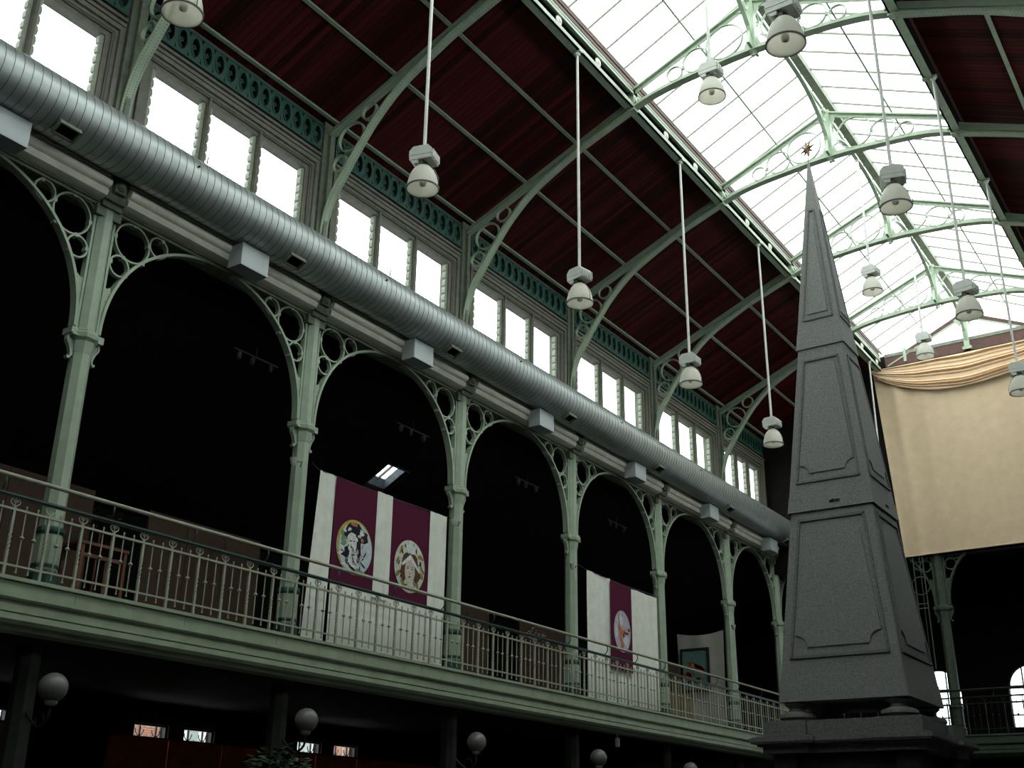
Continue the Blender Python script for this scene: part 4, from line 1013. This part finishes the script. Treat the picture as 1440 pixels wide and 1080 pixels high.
# ------------------------------------------------------------------ gallery furnishings in the dark aisle
def screen(y0_, y1_, h, lab):
    t = thing('display_screen', lab, 'partition', (-3, y0_, GZ), 'brown display screens in the gallery')
    n = max(1, round((y1_-y0_)/1.0)); st = (y1_-y0_)/n
    me = MB().box(-.03, .03, .006, st-.006, .03, h).mesh('panel', 'partition')
    for i in range(n): put('panel', me, t, (0, st*i, 0))
    MB().box(-.05, .05, 0, y1_-y0_, 0, .03).build('plinth', 'hole', t)
screen(.2, 1.78, 2.72, 'brown display screen at the left edge, behind the leftmost column')
screen(2.0, 2.75, 2.72, 'narrow brown display screen just right of the leftmost column')
screen(4.02, 7.0, 2.66, 'wide brown display screen behind the railing left of the two-portrait banner')
screen(12.6, 15.6, 2.62, 'brown display screen right of the two-portrait banner')
screen(17.1, 19.8, 2.60, 'brown display screen left of the single-portrait banner')
screen(24.0, 28.0, 2.60, 'brown display screen behind the framed painting')
M['tan'] = mat('tan_screen', (0.15, 0.11, 0.05), 0.8, 0, 0.15, 4, spec=0.2)
sc_ = thing('low_screen', 'low tan screen behind the railing under the framed painting', 'partition', (-.55, 20.6, GZ))
for i in range(3): MB().box(-.03, .03, i*.8+.01, i*.8+.79, .02, .95).build('panel', 'tan', sc_)
MB().box(-.06, .06, 0, 2.4, 0, .02).build('plinth', 'hole', sc_)
cb = thing('wooden_stand', 'open orange-brown wooden stand behind the railing beside the leftmost column', 'stand', (-1.5, 1.45, GZ))
for yy in (0, .85):
    for xx in (-.25, .25): MB().box(xx-.03, xx+.03, yy-.03, yy+.03, 0, 1.22).build('leg', 'orange_wood', cb)
MB().box(-.30, .30, -.05, .90, 1.22, 1.27).build('top', 'orange_wood', cb)
MB().box(.22, .27, 0, .85, 1.02, 1.08).build('rail', 'orange_wood', cb); MB().box(-.27, .27, 0, .85, .12, .16).build('shelf', 'orange_wood', cb)
# small plants
def plant(name, lab, loc, n, spread, h, pot_r, ls, seed, leafm='leaf'):
    rnd = random.Random(seed); t = thing(name, lab, 'plant', loc)
    MB().lathe([(pot_r*.7, 0), (pot_r, pot_r*1.5), (pot_r*1.08, pot_r*1.5), (pot_r*1.08, pot_r*1.7), (pot_r*.9, pot_r*1.7)], 14).build('pot', 'pot', t, 40)
    MB().tube([(0,0,pot_r*1.5), (.02,0,h*.5), (0,.02,h*.85)], pot_r*.12, 6).build('stem', 'orange_wood', t)
    mb = MB()
    for i in range(n):
        a = rnd.uniform(0, 2*PI); r = spread*math.sqrt(rnd.random()); z = h-spread*.9+spread*1.7*rnd.random()*(1-.45*r/spread)
        c = Vector((r*math.cos(a), r*math.sin(a), z)); d = Vector((math.cos(a), math.sin(a), rnd.uniform(-.6, .5))).normalized()*ls
        s_ = d.cross(Vector((rnd.uniform(-.5,.5), rnd.uniform(-.5,.5), 1))).normalized()*ls*.32; up = d.cross(s_).normalized()*ls*.05
        mb.add([c, c+d*.5+s_, c+d, c+d*.5-s_, c+d*.5-up*2], [(0,1,4),(1,2,4),(2,3,4),(3,0,4),(0,3,2,1)])
    tag(mb.build('foliage', leafm, t), kind='stuff')
plant('potted_tree', 'bushy dark green potted tree on the ground floor beside a white globe', (1.35, 3.75, 0), 260, .42, 2.75, .3, .16, 3)
M['dry'] = mat('dry_red_brown_leaf', (0.10, 0.035, 0.02), 0.7, 0, 0.3, 6)
plant('dried_plant', 'tall reddish dried plant behind the leftmost arch', (-2.4, 2.55, GZ), 60, .28, 2.15, .16, .12, 5, 'dry')
M['bloom'] = mat('pale_flower', (0.45, 0.36, 0.34), 0.7, 0, 0.3, 9)
plant('flower_pot', 'small flowering pot plant just behind the railing between the banners', (.15, 12.95, GZ), 80, .26, 1.32, .12, .09, 8, 'bloom')
# track spotlights hanging in the dark aisle
for lab, y_ in (('faint track spotlights in the dark of the first full arch', 4.72), ('faint track spotlights in the dark arch above the two-portrait banner', 9.80), ('faint track spotlights in the dark arch between the banners', 14.76), ('faint track spotlights in the dark arch above the single-portrait banner', 19.74)):
    t = thing('track_light', lab, 'spotlight', (-1.2, y_, 10.5), 'track lights in the aisle')
    MB().bar((0, -.6, .12), (0, .6, .12), .03, .03).build('track', 'wire', t)
    MB().bar((0, 0, .12), (0, 0, .35), .012, .012, (0,1,0)).build('hanger', 'wire', t)
    for q in (-.45, -.1, .4):
        MB().lathe([(.03, 0), (.055, .04), (.06, .13), (.03, .15)], 10, (0, q, -.06)).build('head', 'wire', t, 40)
# small clip spotlights on the columns
def spot(lab, y_, z_, flip):
    t = thing('spotlight', lab, 'spotlight', (.30, y_, z_), 'clip-on spotlights on the columns')
    MB().tube([(-.16, .04, 0), (.04, -.12, .02), (.06, -.30, -.02)], .010, 5).build('arm', 'wire', t)
    h = MB().lathe([(.03, 0), (.05, .03), (.075, .15), (.07, .15), (.04, .04)], 12, (.06, -.36, -.12)); h.build('head', 'lamp', t, 40)
for lab, y_ in (('small clip spotlight on the column left of the two-portrait banner', 5), ('small clip spotlight on the column right of the two-portrait banner', 10), ('small clip spotlight on the column left of the single-portrait banner', 15), ('small clip spotlight on the column beside the framed painting', 25)):
    spot(lab, y_-.16, 8.12, 1)
sc2 = thing('security_camera', 'small white camera hanging under the fascia below the single-portrait banner', 'camera', (.34, 16.67, 4.20))
MB().tube([(0,0,0), (0,0,-.12)], .02, 8).build('mount', 'lamp', sc2); MB().lathe([(.05, 0), (.06, .05), (.06, .2), (.03, .22)], 12, (0, 0, -.32)).build('body', 'lamp', sc2, 40)

# ------------------------------------------------------------------ ground floor: globes, orange panelling, window grilles
GL = ['white globe lamp at the lower left corner', 'white globe lamp above the dark potted tree', 'white globe lamp below the column right of the two-portrait banner', 'white globe lamp below the single-portrait banner', 'white globe lamp farthest right, at the bottom edge']
gp = thing('globe_lamp', GL[0], 'lamp', (.68, 0, 3.50), 'white globe lamps under the gallery')
MB().lathe([(.2*math.sin(PI*i/14), -.2*math.cos(PI*i/14)) for i in range(15)], 22).build('globe', 'shaded_globe', gp, 80)
MB().lathe([(.07, -.24), (.09, -.21), (.09, -.18)], 12).build('collar', 'iron_dark', gp)
MB().tube(smooth_path([(0,0,-.22), (-.02,0,-.42), (-.22,0,-.52), (-.42,0,-.40), (-.53,0,-.30)], 4), .02, 6).tube([(-.2+.1*math.cos(a*.5), 0, -.42+.1*math.sin(a*.5)) for a in range(12)], .012, 5).build('bracket', 'iron_black', gp)
for k in range(1, 5): dup(gp, (.68+.02*k, 5*k, 3.50), GL[k])
op = thing('panelling', 'long orange-red panelling along the ground-floor aisle wall under the windows', 'panelling', (-5.75, 5.9, 0))
for i in range(12):
    MB().box(-.04, .04, i*1.55+.01, i*1.55+1.54, .1, 3.56).build('panel', 'orange_wall', op)
MB().box(-.06, .06, 0, 18.6, 3.56, 3.60).build('capping', 'orange_wood', op)
op2 = thing('panelling', 'orange-red panelling at the lower left corner under the window', 'panelling', (-5.75, -1.0, 0))
for i in range(3): MB().box(-.04, .04, i*1.55+.01, i*1.55+1.54, .1, 3.60).build('panel', 'orange_wall', op2)
MB().box(-.06, .06, 0, 4.65, 3.60, 3.64).build('capping', 'orange_wood', op2)
WN = ['small bright ground-floor window at the left edge of the frame', 'small ground-floor window showing orange brick outside', 'small white ground-floor window next to the brick-filled one', 'small white ground-floor window beside the globe and potted tree', 'small ground-floor window right of the potted tree, half orange']
for i, (a, b) in enumerate(LW):
    w = thing('window_%d' % (i+13), WN[i], 'window', (-6.12, a, 2.3), kind='structure')
    L = b-a; MB().box(-.08, -.075, 0, L, 0, 1.6).build('pane', 'glass', w)
    MB().box(-.05, .05, 0, .04, 0, 1.6).box(-.05, .05, L-.04, L, 0, 1.6).box(-.05, .05, .04, L-.04, 1.56, 1.6).build('frame', 'iron_black', w)
    n = 6
    gr = MB()
    for k in range(n): gr.bar((-.15, L*(k+.5)/n, 0), (-.15, L*(k+.5)/n, 1.38), .012, .012)
    for k in (.38, .85):
        y_ = L*k; gr.bar((-.15, y_, 0), (-.15, y_, 1.58), .035, .035)
        for s in (-1, 1): gr.tube([(-.15, y_, 1.36), (-.15, y_+s*.06, 1.38), (-.15, y_+s*.10, 1.44), (-.15, y_+s*.11, 1.50)], .013, 5)
    gr.build('iron_grille', 'iron_black', w)
# house fronts across the street, seen through the low windows
bh = thing('brick_house', 'orange brick house front seen outside through a low window', 'house', (-15, 11.9, 0))
MB().box(-.3, 0, 0, 3.6, 0, 7).build('wall', 'mortar', bh)
bk = MB().box(0, .02, .01, .23, .006, .064).mesh('brick', 'brick_ext')
for r in range(14):
    for c in range(14): put('brick', bk, bh, (0, .24*c+(.12 if r % 2 else 0), 4.4+r*.07))
wh = thing('white_house', 'white rendered house front seen outside through two low windows', 'house', (-15, 15.55, 0))
MB().box(-.3, 0, 0, 7.0, 0, 6.5).build('wall', 'white_ext', wh)
for i in range(5): MB().box(0, .05, .4+i*1.3, .8+i*1.3, 3.4, 5.6).build('window', 'duct', wh)
bh2 = thing('brick_house', 'orange brick house front seen outside through the window right of the potted tree', 'house', (-15, 22.6, 0))
MB().box(-.3, 0, 0, 1.25, 0, 7).build('wall', 'brick_ext', bh2)
for i in range(2): MB().box(0, .03, .1+i*.62, .2+i*.62, 3.9, 5.6).build('downpipe', 'mortar', bh2)

# steel frame leaning by the far arcade, far-end shade in its colour
sf = thing('steel_lattice', 'thin pale steel lattice frame beside the obelisk under the curtain', 'frame', (5.25, 28.85, 6.95))
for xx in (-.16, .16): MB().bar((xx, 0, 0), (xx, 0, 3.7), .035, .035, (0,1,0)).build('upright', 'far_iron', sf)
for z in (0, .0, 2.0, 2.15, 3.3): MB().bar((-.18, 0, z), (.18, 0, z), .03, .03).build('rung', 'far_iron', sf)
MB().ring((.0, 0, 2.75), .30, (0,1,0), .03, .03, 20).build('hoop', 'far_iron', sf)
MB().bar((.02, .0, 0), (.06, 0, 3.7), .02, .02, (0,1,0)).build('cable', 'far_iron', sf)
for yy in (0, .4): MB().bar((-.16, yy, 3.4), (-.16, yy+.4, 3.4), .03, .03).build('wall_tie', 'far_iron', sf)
